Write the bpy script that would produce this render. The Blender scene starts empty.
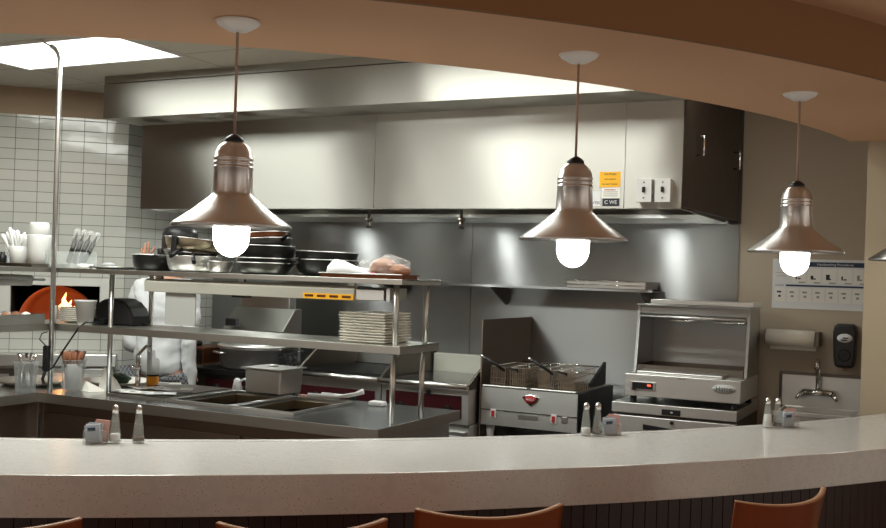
import bpy, bmesh, math, random
from mathutils import Vector, Matrix
random.seed(4)
PI = math.pi
C = bpy.context.scene.collection
sc = bpy.context.scene

# ---------------------------------------------------------------- camera, world, exposure
cam_d = bpy.data.cameras.new('camera'); cam = bpy.data.objects.new('camera', cam_d); C.objects.link(cam)
cam_d.sensor_width = 36; cam_d.lens = 1030 * 36 / 886; cam_d.shift_y = 11 / 886
cam_d.clip_start = .05
cam.matrix_world = (Matrix.Translation((0, 0, 1.55)) @ Matrix.Rotation(math.radians(26.5), 4, 'Z')
                    @ Matrix.Rotation(PI / 2, 4, 'X') @ Matrix.Rotation(math.radians(1.8), 4, 'Z'))
sc.camera = cam
w = bpy.data.worlds.new('world'); sc.world = w; w.use_nodes = True
wt = w.node_tree                      # the dim dining room all round: uneven warm light, brighter and darker bands by direction
_tc = wt.nodes.new('ShaderNodeTexCoord'); _mp = wt.nodes.new('ShaderNodeMapping'); _mp.inputs['Scale'].default_value = (4.5, 4.5, .8)
_ns = wt.nodes.new('ShaderNodeTexNoise'); _ns.inputs['Scale'].default_value = 1.3; _ns.inputs['Detail'].default_value = 1.5
_cr = wt.nodes.new('ShaderNodeValToRGB')
_cr.color_ramp.elements[0].position = .38; _cr.color_ramp.elements[0].color = (.15, .105, .075, 1)
_cr.color_ramp.elements[1].position = .66; _cr.color_ramp.elements[1].color = (1.0, .90, .79, 1)
wt.links.new(_tc.outputs['Generated'], _mp.inputs['Vector']); wt.links.new(_mp.outputs[0], _ns.inputs['Vector'])
wt.links.new(_ns.outputs['Fac'], _cr.inputs[0]); wt.links.new(_cr.outputs[0], wt.nodes['Background'].inputs[0])
wt.nodes['Background'].inputs[1].default_value = 1.0
sc.view_settings.view_transform = 'Standard'; sc.view_settings.look = 'None'
sc.view_settings.gamma = 1; sc.view_settings.use_curve_mapping = False
sc.view_settings.exposure = 0.0

def area(name, loc, sx, sy, power, col, rot=(0, 0, 0)):
    l = bpy.data.lights.new(name, 'AREA'); l.shape = 'RECTANGLE'; l.size = sx; l.size_y = sy
    l.energy = power; l.color = col
    o = bpy.data.objects.new(name, l); C.objects.link(o); o.location = loc; o.rotation_euler = rot
    return o
KW = (.97, 1, .93)
PANELS = [(-4.35, 4.07, 1.14, .51, 22), (-2.15, 4.1, 1.2, .51, 20), (-3.3, 3.0, 1.16, .51, 38), (-1.05, 4.9, .30, .30, 3)]  # last two are unseen fill panels, added to brighten equipment fronts and right wall
for (px, py, sx, sy, pw) in PANELS:
    area('troffer_or_fill_light', (px, py, 2.672), sx * .96, sy * .96, pw, KW)
# hood lamps, then unseen warm fill lights added on the dining side
HOODLAMPS = [(-4.12, 5.55, 2.10), (-2.93, 5.55, 2.10), (-1.70, 5.55, 2.10)]
for p in HOODLAMPS:
    l = bpy.data.lights.new('hood_lamp_light', 'POINT'); l.energy = 13; l.color = (.97, 1, .95); l.shadow_soft_size = .045
    o = bpy.data.objects.new('hood_lamp_light', l); C.objects.link(o); o.location = p
for p in ((-1.9, .4, 2.44), (.3, 1.6, 2.44), (1.0, 3.6, 2.44)):
    area('dining_fill_light', p, .3, .3, 7, (1, .80, .60))

# ---------------------------------------------------------------- materials
def nt(name):
    m = bpy.data.materials.new(name); m.use_nodes = True
    t = m.node_tree; return m, t, t.nodes['Principled BSDF']
def plain(name, col, rough=.5, metal=0, emit=0, trans=0, coat=0, ior=1.45, noise=0, nscale=20, alpha=1):
    m, t, b = nt(name)
    b.inputs['Base Color'].default_value = (*col, 1); b.inputs['Roughness'].default_value = rough
    b.inputs['Metallic'].default_value = metal; b.inputs['IOR'].default_value = ior
    b.inputs['Transmission Weight'].default_value = trans; b.inputs['Coat Weight'].default_value = coat
    b.inputs['Alpha'].default_value = alpha
    if emit:
        b.inputs['Emission Color'].default_value = (*col, 1); b.inputs['Emission Strength'].default_value = emit
    n = t.nodes.new('ShaderNodeTexNoise'); n.inputs['Scale'].default_value = nscale
    tc = t.nodes.new('ShaderNodeTexCoord'); t.links.new(tc.outputs['Object'], n.inputs['Vector'])
    if noise:
        mx = t.nodes.new('ShaderNodeMix'); mx.data_type = 'RGBA'
        mx.inputs[6].default_value = (*[c * (1 - noise) for c in col], 1)
        mx.inputs[7].default_value = (*[min(1, c * (1 + noise)) for c in col], 1)
        t.links.new(n.outputs['Fac'], mx.inputs[0]); t.links.new(mx.outputs[2], b.inputs['Base Color'])
    elif not emit and not trans:
        mr = t.nodes.new('ShaderNodeMapRange'); mr.inputs['To Min'].default_value = max(.02, rough - .04)
        mr.inputs['To Max'].default_value = min(1, rough + .04)
        t.links.new(n.outputs['Fac'], mr.inputs['Value']); t.links.new(mr.outputs[0], b.inputs['Roughness'])
    return m
def steel(name, col, rough, scale=(2, 60, 60), aniso=0, wave=.0, bump=.02, tan=(1, 0, 0), rv=.05):
    m, t, b = nt(name)
    b.inputs['Metallic'].default_value = 1
    tc = t.nodes.new('ShaderNodeTexCoord'); mp = t.nodes.new('ShaderNodeMapping')
    mp.inputs['Scale'].default_value = scale; t.links.new(tc.outputs['Object'], mp.inputs['Vector'])
    n = t.nodes.new('ShaderNodeTexNoise'); n.inputs['Scale'].default_value = 1.5; n.inputs['Detail'].default_value = 4
    t.links.new(mp.outputs[0], n.inputs['Vector'])
    mr = t.nodes.new('ShaderNodeMapRange'); mr.inputs['To Min'].default_value = rough - rv; mr.inputs['To Max'].default_value = rough + rv
    t.links.new(n.outputs['Fac'], mr.inputs['Value']); t.links.new(mr.outputs[0], b.inputs['Roughness'])
    n2 = t.nodes.new('ShaderNodeTexNoise'); n2.inputs['Scale'].default_value = 1.7; n2.inputs['Detail'].default_value = 2
    t.links.new(tc.outputs['Object'], n2.inputs['Vector'])
    mx = t.nodes.new('ShaderNodeMix'); mx.data_type = 'RGBA'
    mx.inputs[6].default_value = (*[c * .88 for c in col], 1); mx.inputs[7].default_value = (*[min(1, c * 1.08) for c in col], 1)
    t.links.new(n2.outputs['Fac'], mx.inputs[0]); t.links.new(mx.outputs[2], b.inputs['Base Color'])
    b1 = t.nodes.new('ShaderNodeBump'); b1.inputs['Strength'].default_value = bump; b1.inputs['Distance'].default_value = .002
    t.links.new(n.outputs['Fac'], b1.inputs['Height'])
    last = b1
    if wave:
        b2 = t.nodes.new('ShaderNodeBump'); b2.inputs['Strength'].default_value = 1; b2.inputs['Distance'].default_value = wave
        t.links.new(n2.outputs['Fac'], b2.inputs['Height']); t.links.new(b1.outputs[0], b2.inputs['Normal']); last = b2
    t.links.new(last.outputs[0], b.inputs['Normal'])
    if aniso:
        b.inputs['Anisotropic'].default_value = aniso
        cx = t.nodes.new('ShaderNodeCombineXYZ')
        for i in range(3): cx.inputs[i].default_value = tan[i]
        t.links.new(cx.outputs[0], b.inputs['Tangent'])
    return m
M = {}
M['hood'] = steel('brushed_hood_steel', (.48, .475, .44), .40, (2, 30, 30), aniso=.95, wave=.008, bump=.0, tan=(0, 0, 1), rv=.015)
M['splash'] = steel('brushed_backsplash_steel', (.42, .43, .43), .37, (2, 30, 30), aniso=.97, wave=.004, bump=0, tan=(0, 0, 1), rv=.01)
M['steel'] = steel('worn_steel', (.70, .71, .69), .33, (8, 40, 40), aniso=.75, wave=.004, bump=0, tan=(0, 0, 1), rv=.02)
M['tabletop'] = steel('worktop_steel', (.42, .43, .43), .22, (30, 6, 30), wave=.002)
M['brownsteel'] = steel('brown_tinted_steel', (.30, .25, .21), .40, (3, 3, 20), aniso=.5, bump=0, tan=(0, 0, 1))
M['shelfsteel'] = steel('shelf_edge_steel', (.56, .56, .52), .36, (20, 20, 20), aniso=.4, wave=.003, bump=0, tan=(0, 0, 1))
M['cabinetshade'] = plain('steel_dark_reflection', (.045, .032, .025), .45, .3)  # stainless cabinet's dark reflections painted into its base colour
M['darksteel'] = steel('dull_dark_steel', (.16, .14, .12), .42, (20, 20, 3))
M['chrome'] = plain('chrome', (.75, .75, .74), .12, 1)
M['nickel'] = steel('brushed_nickel_shade', (.72, .70, .685), .33, (3, 3, 30), aniso=.7, bump=0, tan=(0, 0, 1))
M['aluminium'] = plain('dull_aluminium', (.68, .68, .66), .38, 1)
M['black'] = plain('black_plastic', (.012, .012, .013), .4)
M['iron'] = plain('black_iron', (.02, .02, .02), .32, .6, noise=.3)
M['iron2'] = plain('grey_pan_steel', (.09, .09, .085), .28, .9, noise=.3)
M['brass'] = plain('stained_pan_steel', (.42, .36, .26), .34, 1, noise=.08, nscale=5)
M['copper'] = plain('rust_brown_pan', (.20, .075, .035), .35, .8, noise=.4)
M['white'] = plain('white_plastic', (.72, .73, .72), .35)
M['cordtan'] = plain('tan_cord', (.42, .29, .22), .6)
M['paper'] = plain('white_paper', (.85, .84, .78), .8)
M['cream'] = plain('cream_glaze', (.90, .88, .80), .25)
M['heater'] = plain('cream_painted_metal', (.48, .48, .42), .4)
M['ovenframe'] = plain('pale_grey_metal', (.60, .61, .57), .4)
M['panelgrey'] = plain('pale_grey_sheet', (.46, .48, .46), .4)
M['yellow'] = plain('yellow_label', (.95, .50, .02), .6)
M['ink'] = plain('dark_ink', (.03, .03, .04), .7)
M['blueink'] = plain('navy_ink', (.03, .05, .10), .6)
M['greyink'] = plain('grey_ink', (.30, .32, .33), .7)
M['redink'] = plain('red_ink', (.42, .02, .025), .6)
M['maroon'] = plain('maroon_panel', (.040, .005, .008), .35)
M['terracotta'] = plain('terracotta', (.50, .18, .08), .7, noise=.15, nscale=6)
M['dark'] = plain('dark_cavity', (.02, .018, .015), .8)
M['coat'] = plain('white_cotton', (.64, .66, .67), .9)
M['skin'] = plain('skin', (.48, .27, .19), .55)
M['hair'] = plain('dark_hair', (.02, .015, .012), .6)
M['trouser'] = None
M['glass'] = plain('clear_glass', (.55, .58, .56), .03, alpha=.20)
M['plasticclear'] = plain('clear_plastic', (.7, .75, .74), .15, alpha=.30)
M['film'] = plain('cling_film', (.85, .87, .87), .12, alpha=.20)
M['salt'] = plain('salt', (.9, .9, .88), .9)
M['pepper'] = plain('ground_pepper', (.10, .035, .02), .9)
M['pinkpacket'] = plain('pink_paper', (.75, .42, .36), .7)
M['bluepacket'] = plain('blue_grey_paper', (.42, .48, .56), .7)
M['whitepacket'] = plain('packet_paper', (.75, .77, .78), .7)
M['mustard'] = plain('orange_sauce', (.80, .33, .02), .4)
M['woodlight'] = plain('copper_brown_wood', (.36, .15, .08), .5)
M['chair'] = plain('lacquered_chair_wood', (.24, .055, .018), .28, coat=.4, noise=.2, nscale=8)
M['chairedge'] = plain('pale_plywood_edge', (.50, .26, .13), .4)
M['bread'] = plain('bread_crust', (.40, .20, .12), .7, noise=.4, nscale=25)
M['bulb'] = plain('lit_bulb_glass', (1, .95, .86), .3, emit=9)
M['panel'] = plain('lit_diffuser', (1, .98, .92), .5, emit=3.0)
M['flame'] = plain('flame', (1, .42, .12), .5, emit=7)
M['ledred'] = plain('red_display', (1, .1, .05), .5, emit=2)
M['basket'] = plain('oily_basket_wire', (.42, .34, .26), .45, 1)
M['tan'] = plain('tan_soffit_paint', (.78, .48, .29), .7)
M['brownpaint'] = plain('brown_fascia_paint', (.27, .13, .05), .7)
M['tanceil'] = plain('tan_ceiling_paint', (.50, .30, .18), .8)
M['wallpaint'] = plain('taupe_wall_paint', (.47, .40, .31), .7)
M['brownwall'] = plain('brown_wall_paint', (.26, .16, .10), .7)
M['pier'] = plain('beige_wall_paint', (.46, .39, .28), .7)
M['floor'] = plain('quarry_tile', (.09, .045, .03), .5)
M['towel'] = plain('paper_towel', (.90, .87, .78), .9)
M['bag'] = plain('purple_red_label', (.35, .03, .08), .5)
M['reflector'] = plain('white_enamel', (.95, .94, .91), .3)

def tile_mat():
    m, t, b = nt('white_wall_tile')
    tc = t.nodes.new('ShaderNodeTexCoord'); sp = t.nodes.new('ShaderNodeSeparateXYZ'); cb = t.nodes.new('ShaderNodeCombineXYZ')
    t.links.new(tc.outputs['Object'], sp.inputs[0]); t.links.new(sp.outputs['X'], cb.inputs['X']); t.links.new(sp.outputs['Z'], cb.inputs['Y'])
    br = t.nodes.new('ShaderNodeTexBrick'); br.offset = 0; br.inputs['Scale'].default_value = 1
    br.inputs['Brick Width'].default_value = .1425; br.inputs['Row Height'].default_value = .0695
    br.inputs['Mortar Size'].default_value = .0022; br.inputs['Mortar Smooth'].default_value = .2
    br.inputs['Color1'].default_value = (.52, .525, .485, 1); br.inputs['Color2'].default_value = (.48, .49, .455, 1)
    br.inputs['Mortar'].default_value = (.14, .14, .12, 1)
    t.links.new(cb.outputs[0], br.inputs['Vector'])
    gt = t.nodes.new('ShaderNodeMath'); gt.operation = 'GREATER_THAN'; gt.inputs[1].default_value = 2.52
    t.links.new(sp.outputs['Z'], gt.inputs[0])
    mx = t.nodes.new('ShaderNodeMix'); mx.data_type = 'RGBA'; t.links.new(gt.outputs[0], mx.inputs[0])
    t.links.new(br.outputs['Color'], mx.inputs[6]); mx.inputs[7].default_value = (.34, .25, .17, 1)
    t.links.new(mx.outputs[2], b.inputs['Base Color'])
    r = t.nodes.new('ShaderNodeMapRange'); r.inputs['To Min'].default_value = .12; r.inputs['To Max'].default_value = .7
    ad = t.nodes.new('ShaderNodeMath'); ad.operation = 'MAXIMUM'; t.links.new(br.outputs['Fac'], ad.inputs[0]); t.links.new(gt.outputs[0], ad.inputs[1])
    t.links.new(ad.outputs[0], r.inputs['Value']); t.links.new(r.outputs[0], b.inputs['Roughness'])
    bp = t.nodes.new('ShaderNodeBump'); bp.invert = True; bp.inputs['Strength'].default_value = .5; bp.inputs['Distance'].default_value = .002
    t.links.new(br.outputs['Fac'], bp.inputs['Height'])
    n = t.nodes.new('ShaderNodeTexNoise'); n.inputs['Scale'].default_value = 5; t.links.new(tc.outputs['Object'], n.inputs['Vector'])
    b2 = t.nodes.new('ShaderNodeBump'); b2.inputs['Strength'].default_value = .5; b2.inputs['Distance'].default_value = .006
    t.links.new(n.outputs['Fac'], b2.inputs['Height']); t.links.new(bp.outputs[0], b2.inputs['Normal']); t.links.new(b2.outputs[0], b.inputs['Normal'])
    return m
M['tile'] = tile_mat()
def ceil_mat():
    m, t, b = nt('ceiling_tile')
    tc = t.nodes.new('ShaderNodeTexCoord'); mp = t.nodes.new('ShaderNodeMapping'); mp.inputs['Location'].default_value = (3.79, -4.34, 0)
    t.links.new(tc.outputs['Object'], mp.inputs['Vector'])
    br = t.nodes.new('ShaderNodeTexBrick'); br.offset = 0; br.inputs['Scale'].default_value = 1
    br.inputs['Brick Width'].default_value = 1.16; br.inputs['Row Height'].default_value = .51
    br.inputs['Mortar Size'].default_value = .006; br.inputs['Mortar Smooth'].default_value = .3
    br.inputs['Color1'].default_value = (.58, .55, .47, 1); br.inputs['Color2'].default_value = (.54, .51, .44, 1); br.inputs['Mortar'].default_value = (.30, .28, .23, 1)
    t.links.new(mp.outputs[0], br.inputs['Vector']); t.links.new(br.outputs['Color'], b.inputs['Base Color']); b.inputs['Roughness'].default_value = .9
    return m
M['ceil'] = ceil_mat()
def quartz():
    m, t, b = nt('speckled_quartz')
    tc = t.nodes.new('ShaderNodeTexCoord')
    v = t.nodes.new('ShaderNodeTexVoronoi'); v.inputs['Scale'].default_value = 150; t.links.new(tc.outputs['Object'], v.inputs['Vector'])
    n = t.nodes.new('ShaderNodeTexNoise'); n.inputs['Scale'].default_value = 28; n.inputs['Detail'].default_value = 3; t.links.new(tc.outputs['Object'], n.inputs['Vector'])
    r = t.nodes.new('ShaderNodeValToRGB'); r.color_ramp.elements[0].position = .10; r.color_ramp.elements[0].color = (.20, .14, .11, 1)
    r.color_ramp.elements[1].position = .26; r.color_ramp.elements[1].color = (.69, .68, .65, 1)
    t.links.new(v.outputs['Distance'], r.inputs[0])
    r2 = t.nodes.new('ShaderNodeValToRGB'); r2.color_ramp.elements[0].position = .35; r2.color_ramp.elements[0].color = (.64, .635, .61, 1)
    r2.color_ramp.elements[1].position = .65; r2.color_ramp.elements[1].color = (.72, .715, .69, 1); t.links.new(n.outputs['Fac'], r2.inputs[0])
    gt = t.nodes.new('ShaderNodeMath'); gt.operation = 'GREATER_THAN'; gt.inputs[1].default_value = .52; t.links.new(n.outputs['Fac'], gt.inputs[0])
    mx = t.nodes.new('ShaderNodeMix'); mx.data_type = 'RGBA'; t.links.new(gt.outputs[0], mx.inputs[0])
    t.links.new(r2.outputs[0], mx.inputs[6]); t.links.new(r.outputs[0], mx.inputs[7])
    t.links.new(mx.outputs[2], b.inputs['Base Color']); b.inputs['Roughness'].default_value = .16
    return m
M['quartz'] = quartz()
def slatwood():
    m, t, b = nt('dark_slat_wood')
    tc = t.nodes.new('ShaderNodeTexCoord'); n = t.nodes.new('ShaderNodeTexNoise'); mp = t.nodes.new('ShaderNodeMapping'); mp.inputs['Scale'].default_value = (30, 30, 2)
    t.links.new(tc.outputs['Object'], mp.inputs['Vector']); t.links.new(mp.outputs[0], n.inputs['Vector']); n.inputs['Scale'].default_value = 1
    r = t.nodes.new('ShaderNodeValToRGB'); r.color_ramp.elements[0].color = (.025, .009, .006, 1); r.color_ramp.elements[1].color = (.06, .021, .013, 1)
    t.links.new(n.outputs['Fac'], r.inputs[0]); t.links.new(r.outputs[0], b.inputs['Base Color']); b.inputs['Roughness'].default_value = .4
    return m
M['slat'] = slatwood()
def checks():
    m, t, b = nt('grey_check_cloth')
    tc = t.nodes.new('ShaderNodeTexCoord'); ck = t.nodes.new('ShaderNodeTexChecker'); ck.inputs['Scale'].default_value = 60
    ck.inputs['Color1'].default_value = (.05, .055, .06, 1); ck.inputs['Color2'].default_value = (.20, .21, .22, 1)
    t.links.new(tc.outputs['Object'], ck.inputs['Vector']); t.links.new(ck.outputs[0], b.inputs['Base Color']); b.inputs['Roughness'].default_value = .9
    return m
M['trouser'] = checks()

# ---------------------------------------------------------------- mesh helpers
def wloc(o):
    v = Vector((0, 0, 0))
    while o: v = v + o.location; o = o.parent
    return v
class MB:
    def __init__(s): s.v = []; s.f = []; s.sm = []
    def add(s, vs, fs, smooth=False, Mx=None):
        b = len(s.v); s.v += [tuple(Mx @ Vector(p)) if Mx else tuple(p) for p in vs]
        s.f += [tuple(b + i for i in f) for f in fs]; s.sm += [smooth] * len(fs); return s
    def box(s, x0, x1, y0, y1, z0, z1, Mx=None):
        vs = [(x, y, z) for z in (z0, z1) for y in (y0, y1) for x in (x0, x1)]
        return s.add(vs, [(0, 2, 3, 1), (4, 5, 7, 6), (0, 1, 5, 4), (2, 6, 7, 3), (0, 4, 6, 2), (1, 3, 7, 5)], False, Mx)
    def cyl(s, a, b, r, n=12, r1=None, Mx=None, caps=True):
        a = Vector(a); b = Vector(b); r1 = r if r1 is None else r1
        d = (b - a).normalized(); u = d.orthogonal().normalized(); w_ = d.cross(u)
        vs = []
        for c, q in ((a, r), (b, r1)):
            for i in range(n):
                t = 2 * PI * i / n; vs.append(c + (u * math.cos(t) + w_ * math.sin(t)) * q)
        s.add(vs, [(i, (i + 1) % n, n + (i + 1) % n, n + i) for i in range(n)], True, Mx)
        if caps: s.add(vs, [tuple(range(n))[::-1], tuple(range(n, 2 * n))], False, Mx)
        return s
    def tube(s, pts, r, n=8, Mx=None):
        pts = [Vector(p) for p in pts]; vs = []; u = None
        for i, p in enumerate(pts):
            d = (pts[min(i + 1, len(pts) - 1)] - pts[max(i - 1, 0)]).normalized()
            u = d.orthogonal().normalized() if u is None else (u - d * u.dot(d)).normalized()
            w_ = d.cross(u); rr = r[i] if isinstance(r, (list, tuple)) else r
            for k in range(n):
                t = 2 * PI * k / n; vs.append(p + (u * math.cos(t) + w_ * math.sin(t)) * rr)
        fs = []
        for i in range(len(pts) - 1):
            for k in range(n): fs.append((i * n + k, i * n + (k + 1) % n, (i + 1) * n + (k + 1) % n, (i + 1) * n + k))
        s.add(vs, fs, True, Mx)
        e = (len(pts) - 1) * n
        return s.add(vs, [tuple(range(n))[::-1], tuple(range(e, e + n))], False, Mx)
    def lathe(s, prof, c=(0, 0, 0), n=32, Mx=None, smooth=True):
        vs = []; fs = []
        for (r, z) in prof:
            for i in range(n):
                t = 2 * PI * i / n; vs.append((c[0] + r * math.cos(t), c[1] + r * math.sin(t), c[2] + z))
        for j in range(len(prof) - 1):
            for i in range(n): fs.append((j * n + i, j * n + (i + 1) % n, (j + 1) * n + (i + 1) % n, (j + 1) * n + i))
        s.add(vs, fs, smooth, Mx)
        if prof[0][0] > 1e-4: s.add(vs, [tuple(range(n))[::-1]], False, Mx)
        e = (len(prof) - 1) * n
        if prof[-1][0] > 1e-4: s.add(vs, [tuple(range(e, e + n))], False, Mx)
        return s
    def prism(s, poly, axis, a, b, Mx=None):
        # poly in the two other axes (x: (y,z); y: (x,z); z: (x,y))
        def P(q, t):
            return (t, q[0], q[1]) if axis == 'x' else (q[0], t, q[1]) if axis == 'y' else (q[0], q[1], t)
        n = len(poly); vs = [P(q, a) for q in poly] + [P(q, b) for q in poly]
        return s.add(vs, [tuple(range(n)), tuple(range(n, 2 * n))[::-1]] + [(i, n + i, n + (i + 1) % n, (i + 1) % n) for i in range(n)], False, Mx)
    def build(s, name, mat, parent=None, bevel=0, world=False, loc=None, mods=None):
        me = bpy.data.meshes.new(name); off = Vector((0, 0, 0))
        if world and parent: off = wloc(parent)
        if loc is not None: off = Vector(loc)
        me.from_pydata([tuple(Vector(p) - off) for p in s.v], [], s.f)
        bm = bmesh.new(); bm.from_mesh(me)
        sm = s.sm
        for i, f in enumerate(bm.faces): f.smooth = sm[i] if i < len(sm) else False
        bmesh.ops.remove_doubles(bm, verts=bm.verts, dist=1e-6)
        bmesh.ops.recalc_face_normals(bm, faces=bm.faces); bm.to_mesh(me); bm.free()
        me.materials.append(mat if not isinstance(mat, str) else M[mat])
        o = bpy.data.objects.new(name, me); C.objects.link(o)
        if loc is not None: o.location = loc
        if parent: o.parent = parent
        if bevel:
            b = o.modifiers.new('bevel', 'BEVEL'); b.width = bevel; b.segments = 2; b.limit_method = 'ANGLE'; b.angle_limit = math.radians(50)
        return o
def tag(o, label, cat, group=None, kind=None):
    o['label'] = label; o['category'] = cat
    if group: o['group'] = group
    if kind: o['kind'] = kind
    return o
def thing(name, label, cat, loc=(0, 0, 0), rz=0, group=None):
    o = bpy.data.objects.new(name, None); C.objects.link(o); o.empty_display_size = .1
    o.location = loc; o.rotation_euler = (0, 0, rz); return tag(o, label, cat, group)
def struct(name, mb, mat, bevel=0, loc=None):
    o = mb.build(name, mat, None, bevel, loc=loc); o['kind'] = 'structure'; return o
def dup(root, loc, rz=0, label=None, group=None, scale=None):
    r = root.copy(); C.objects.link(r); r.location = loc; r.rotation_euler = (0, 0, rz)
    if label: r['label'] = label
    if group: r['group'] = group
    if scale: r.scale = scale
    for ch in list(root.children):
        c = ch.copy(); C.objects.link(c); c.parent = r
        for g in ch.children:
            d = g.copy(); C.objects.link(d); d.parent = c
    return r
def text(txt, size, mat, parent, loc, rot=(PI / 2, 0, 0), depth=.0006, name='lettering', sx=1):
    cu = bpy.data.curves.new(name, 'FONT'); cu.body = txt; cu.size = size; cu.extrude = depth; cu.align_x = 'CENTER'; cu.align_y = 'CENTER'
    t = bpy.data.objects.new(name, cu); C.objects.link(t); bpy.context.view_layer.update()
    me = bpy.data.meshes.new_from_object(t.evaluated_get(bpy.context.evaluated_depsgraph_get()))
    C.objects.unlink(t); bpy.data.objects.remove(t)
    o = bpy.data.objects.new(name, me); C.objects.link(o); me.materials.clear(); me.materials.append(M[mat])
    o.location = loc; o.rotation_euler = rot; o.scale = (sx, 1, 1); o.parent = parent; return o
def frame_box(mb, x0, x1, y0, y1, z0, z1, th, Mx=None):
    """open-topped box with walls"""
    mb.box(x0, x1, y0, y1, z0, z0 + th, Mx); mb.box(x0, x0 + th, y0, y1, z0 + th, z1, Mx); mb.box(x1 - th, x1, y0, y1, z0 + th, z1, Mx)
    mb.box(x0 + th, x1 - th, y0, y0 + th, z0 + th, z1, Mx); mb.box(x0 + th, x1 - th, y1 - th, y1, z0 + th, z1, Mx); return mb

# ---------------------------------------------------------------- the setting
CK = (-4.76, 6.05)       # centre of the curved soffit
CC = (-6.25, 8.03)       # centre of the curved counter
def ring(c, r0, r1, z0, z1, a0, a1, n, vend=None):
    mb = MB(); P = []
    for i in range(n + 1):
        for r in (r0, r1):
            e = a1 if vend is None else -math.asin((c[1] - vend) / r)
            a = a0 + (e - a0) * i / n
            P.append((c[0] + r * math.cos(a), c[1] + r * math.sin(a)))
    vs = [(x, y, z0) for x, y in P] + [(x, y, z1) for x, y in P]; k = len(P); fs = []
    for i in range(n):
        a, b, c_, d = 2 * i, 2 * i + 1, 2 * i + 3, 2 * i + 2
        fs += [(a, b, c_, d), (k + a, k + d, k + c_, k + b)]
        fs += [(a, d, k + d, k + a), (b, k + b, k + c_, c_)]
    fs += [(0, k, k + 1, 1), (2 * n, 2 * n + 1, k + 2 * n + 1, k + 2 * n)]
    return mb.add(vs, fs)
struct('floor', MB().box(-8, 3, -2, 6.3, -.1, 0), 'floor')
struct('wall_back', MB().box(-5.03, .6, 6.2, 6.3, 0, 2.7), 'wallpaint')
struct('wall_right', MB().box(-.40, 2.6, 5.35, 5.5, 0, 2.7), 'pier')
# side wall behind the hood: local x runs from the corner along the wall
wb = MB().box(0, .93, 0, .1, 0, 2.7).build('wall_side', 'tile'); wb['kind'] = 'structure'
wb.location = (-5.03, 5.27, 0); wb.rotation_euler = (0, 0, PI / 2)
# oven wall, diagonal, with the oven opening left out
S0, S1, Z0, Z1 = -.715, -.155, 1.15, 1.40
wa = MB().box(-2.6, S0, 0, .1, 0, 2.7).box(S1, 0, 0, .1, 0, 2.7).box(S0, S1, 0, .1, 0, Z0).box(S0, S1, 0, .1, Z1, 2.7).build('wall_left', 'tile')
wa['kind'] = 'structure'; wa.location = (-5.03, 5.27, 0); wa.rotation_euler = (0, 0, math.radians(42))
MA = Matrix.Translation((-5.03, 5.27, 0)) @ Matrix.Rotation(math.radians(42), 4, 'Z')
struct('wall_far', MB().box(-7.6, -7.5, -1.5, 3.8, 0, 2.7), 'brownwall')
struct('ceiling', MB().box(-8, 3, 1.0, 6.3, 2.7, 2.8), 'ceil')
struct('soffit', ring(CK, 4.334, 5.04, 2.26, 2.7, math.radians(-125), 0, 90, 5.35), 'tan')
struct('fascia', ring(CK, 5.041, 5.06, 2.259, 2.52, math.radians(-125), 0, 90, 5.35), 'brownpaint')
struct('ceiling_dining', ring(CK, 5.06, 9.5, 2.44, 2.53, math.radians(-125), 0, 90, 5.35), 'tan')

# ---------------------------------------------------------------- counter
counter = thing('bar_counter', 'long curved speckled quartz bar counter between the dining side and the kitchen', 'counter', (-1.5, 2.9, 0))
ring(CC, 6.598, 7.175, .840, .96, math.radians(-76), 0, 120, 5.345).build('countertop', 'quartz', counter, .003, True)
ring(CC, 6.555, 6.594, .90, .961, math.radians(-76), 0, 120, 5.345).build('back_lip', 'quartz', counter, .003, True)
ring(CC, 6.62, 6.86, .0, .843, math.radians(-76), 0, 120, 5.345).build('base', 'slat', counter, 0, True)
sl = MB(); r = 6.885; a = math.radians(-75.5); e = -math.asin((8.03 - 5.33) / r)
while a < e:
    Mx = Matrix.Translation((CC[0] + r * math.cos(a), CC[1] + r * math.sin(a), 0)) @ Matrix.Rotation(a, 4, 'Z')
    sl.box(-.024, .003, -.0242, .0242, .08, .838, Mx); a += .05 / r
sl.build('slat_panel', 'slat', counter, .002, True)

# ---------------------------------------------------------------- exhaust hood
plen = thing('ceiling_plenum', 'long horizontal stainless air plenum box fixed to the kitchen ceiling above the hood', 'vent', (-2.9, 4.8, 2.44))
MB().box(-4.70, -1.15, 4.70, 5.0, 2.44, 2.65).build('front_panel', 'hood', plen, .002, True)
MB().box(-4.70, -1.15, 4.704, 5.0, 2.655, 2.699).build('top_trim', 'hood', plen, .002, True)
hood = thing('exhaust_hood', 'large stainless kitchen exhaust hood over the cooking line', 'hood', (-2.9, 5.6, 1.91))
for (a, b) in ((-4.66, -2.945), (-2.942, -1.499), (-1.496, -1.21)):
    MB().box(a, b, 5.0, 5.02, 1.91, 2.7).build('front_panel', 'hood', hood, .001, True)
MB().box(-4.66, -4.64, 5.021, 6.19, 1.91, 2.7).build('side_panel', 'hood', hood, 0, True)
MB().box(-1.23, -1.21, 5.021, 6.19, 1.91, 2.7).build('side_panel', 'darksteel', hood, 0, True)  # darker than the left panel: dark reflections put into the colour
MB().box(-4.64, -1.23, 5.02, 6.19, 2.45, 2.47).build('inner_top', 'steel', hood, 0, True)
tr = MB().prism([(5.02, 1.912), (5.08, 1.912), (5.08, 1.93), (5.035, 1.93), (5.035, 1.96), (5.02, 1.96)], 'x', -4.64, -1.23)
tr.build('front_gutter', 'steel', hood, 0, True)
MB().prism([(6.19, 1.90), (6.10, 1.90), (6.08, 1.93), (6.08, 1.95), (6.19, 1.99)], 'x', -4.64, -1.20).build('rear_gutter', 'steel', hood, 0, True)
fl = MB()
x = -4.6
while x < -1.3:
    fl.box(x, x + .012, 5.75, 6.12, 1.99, 2.40, None); x += .045
fl.build('baffle_filter', 'steel', hood, 0, True)
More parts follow.
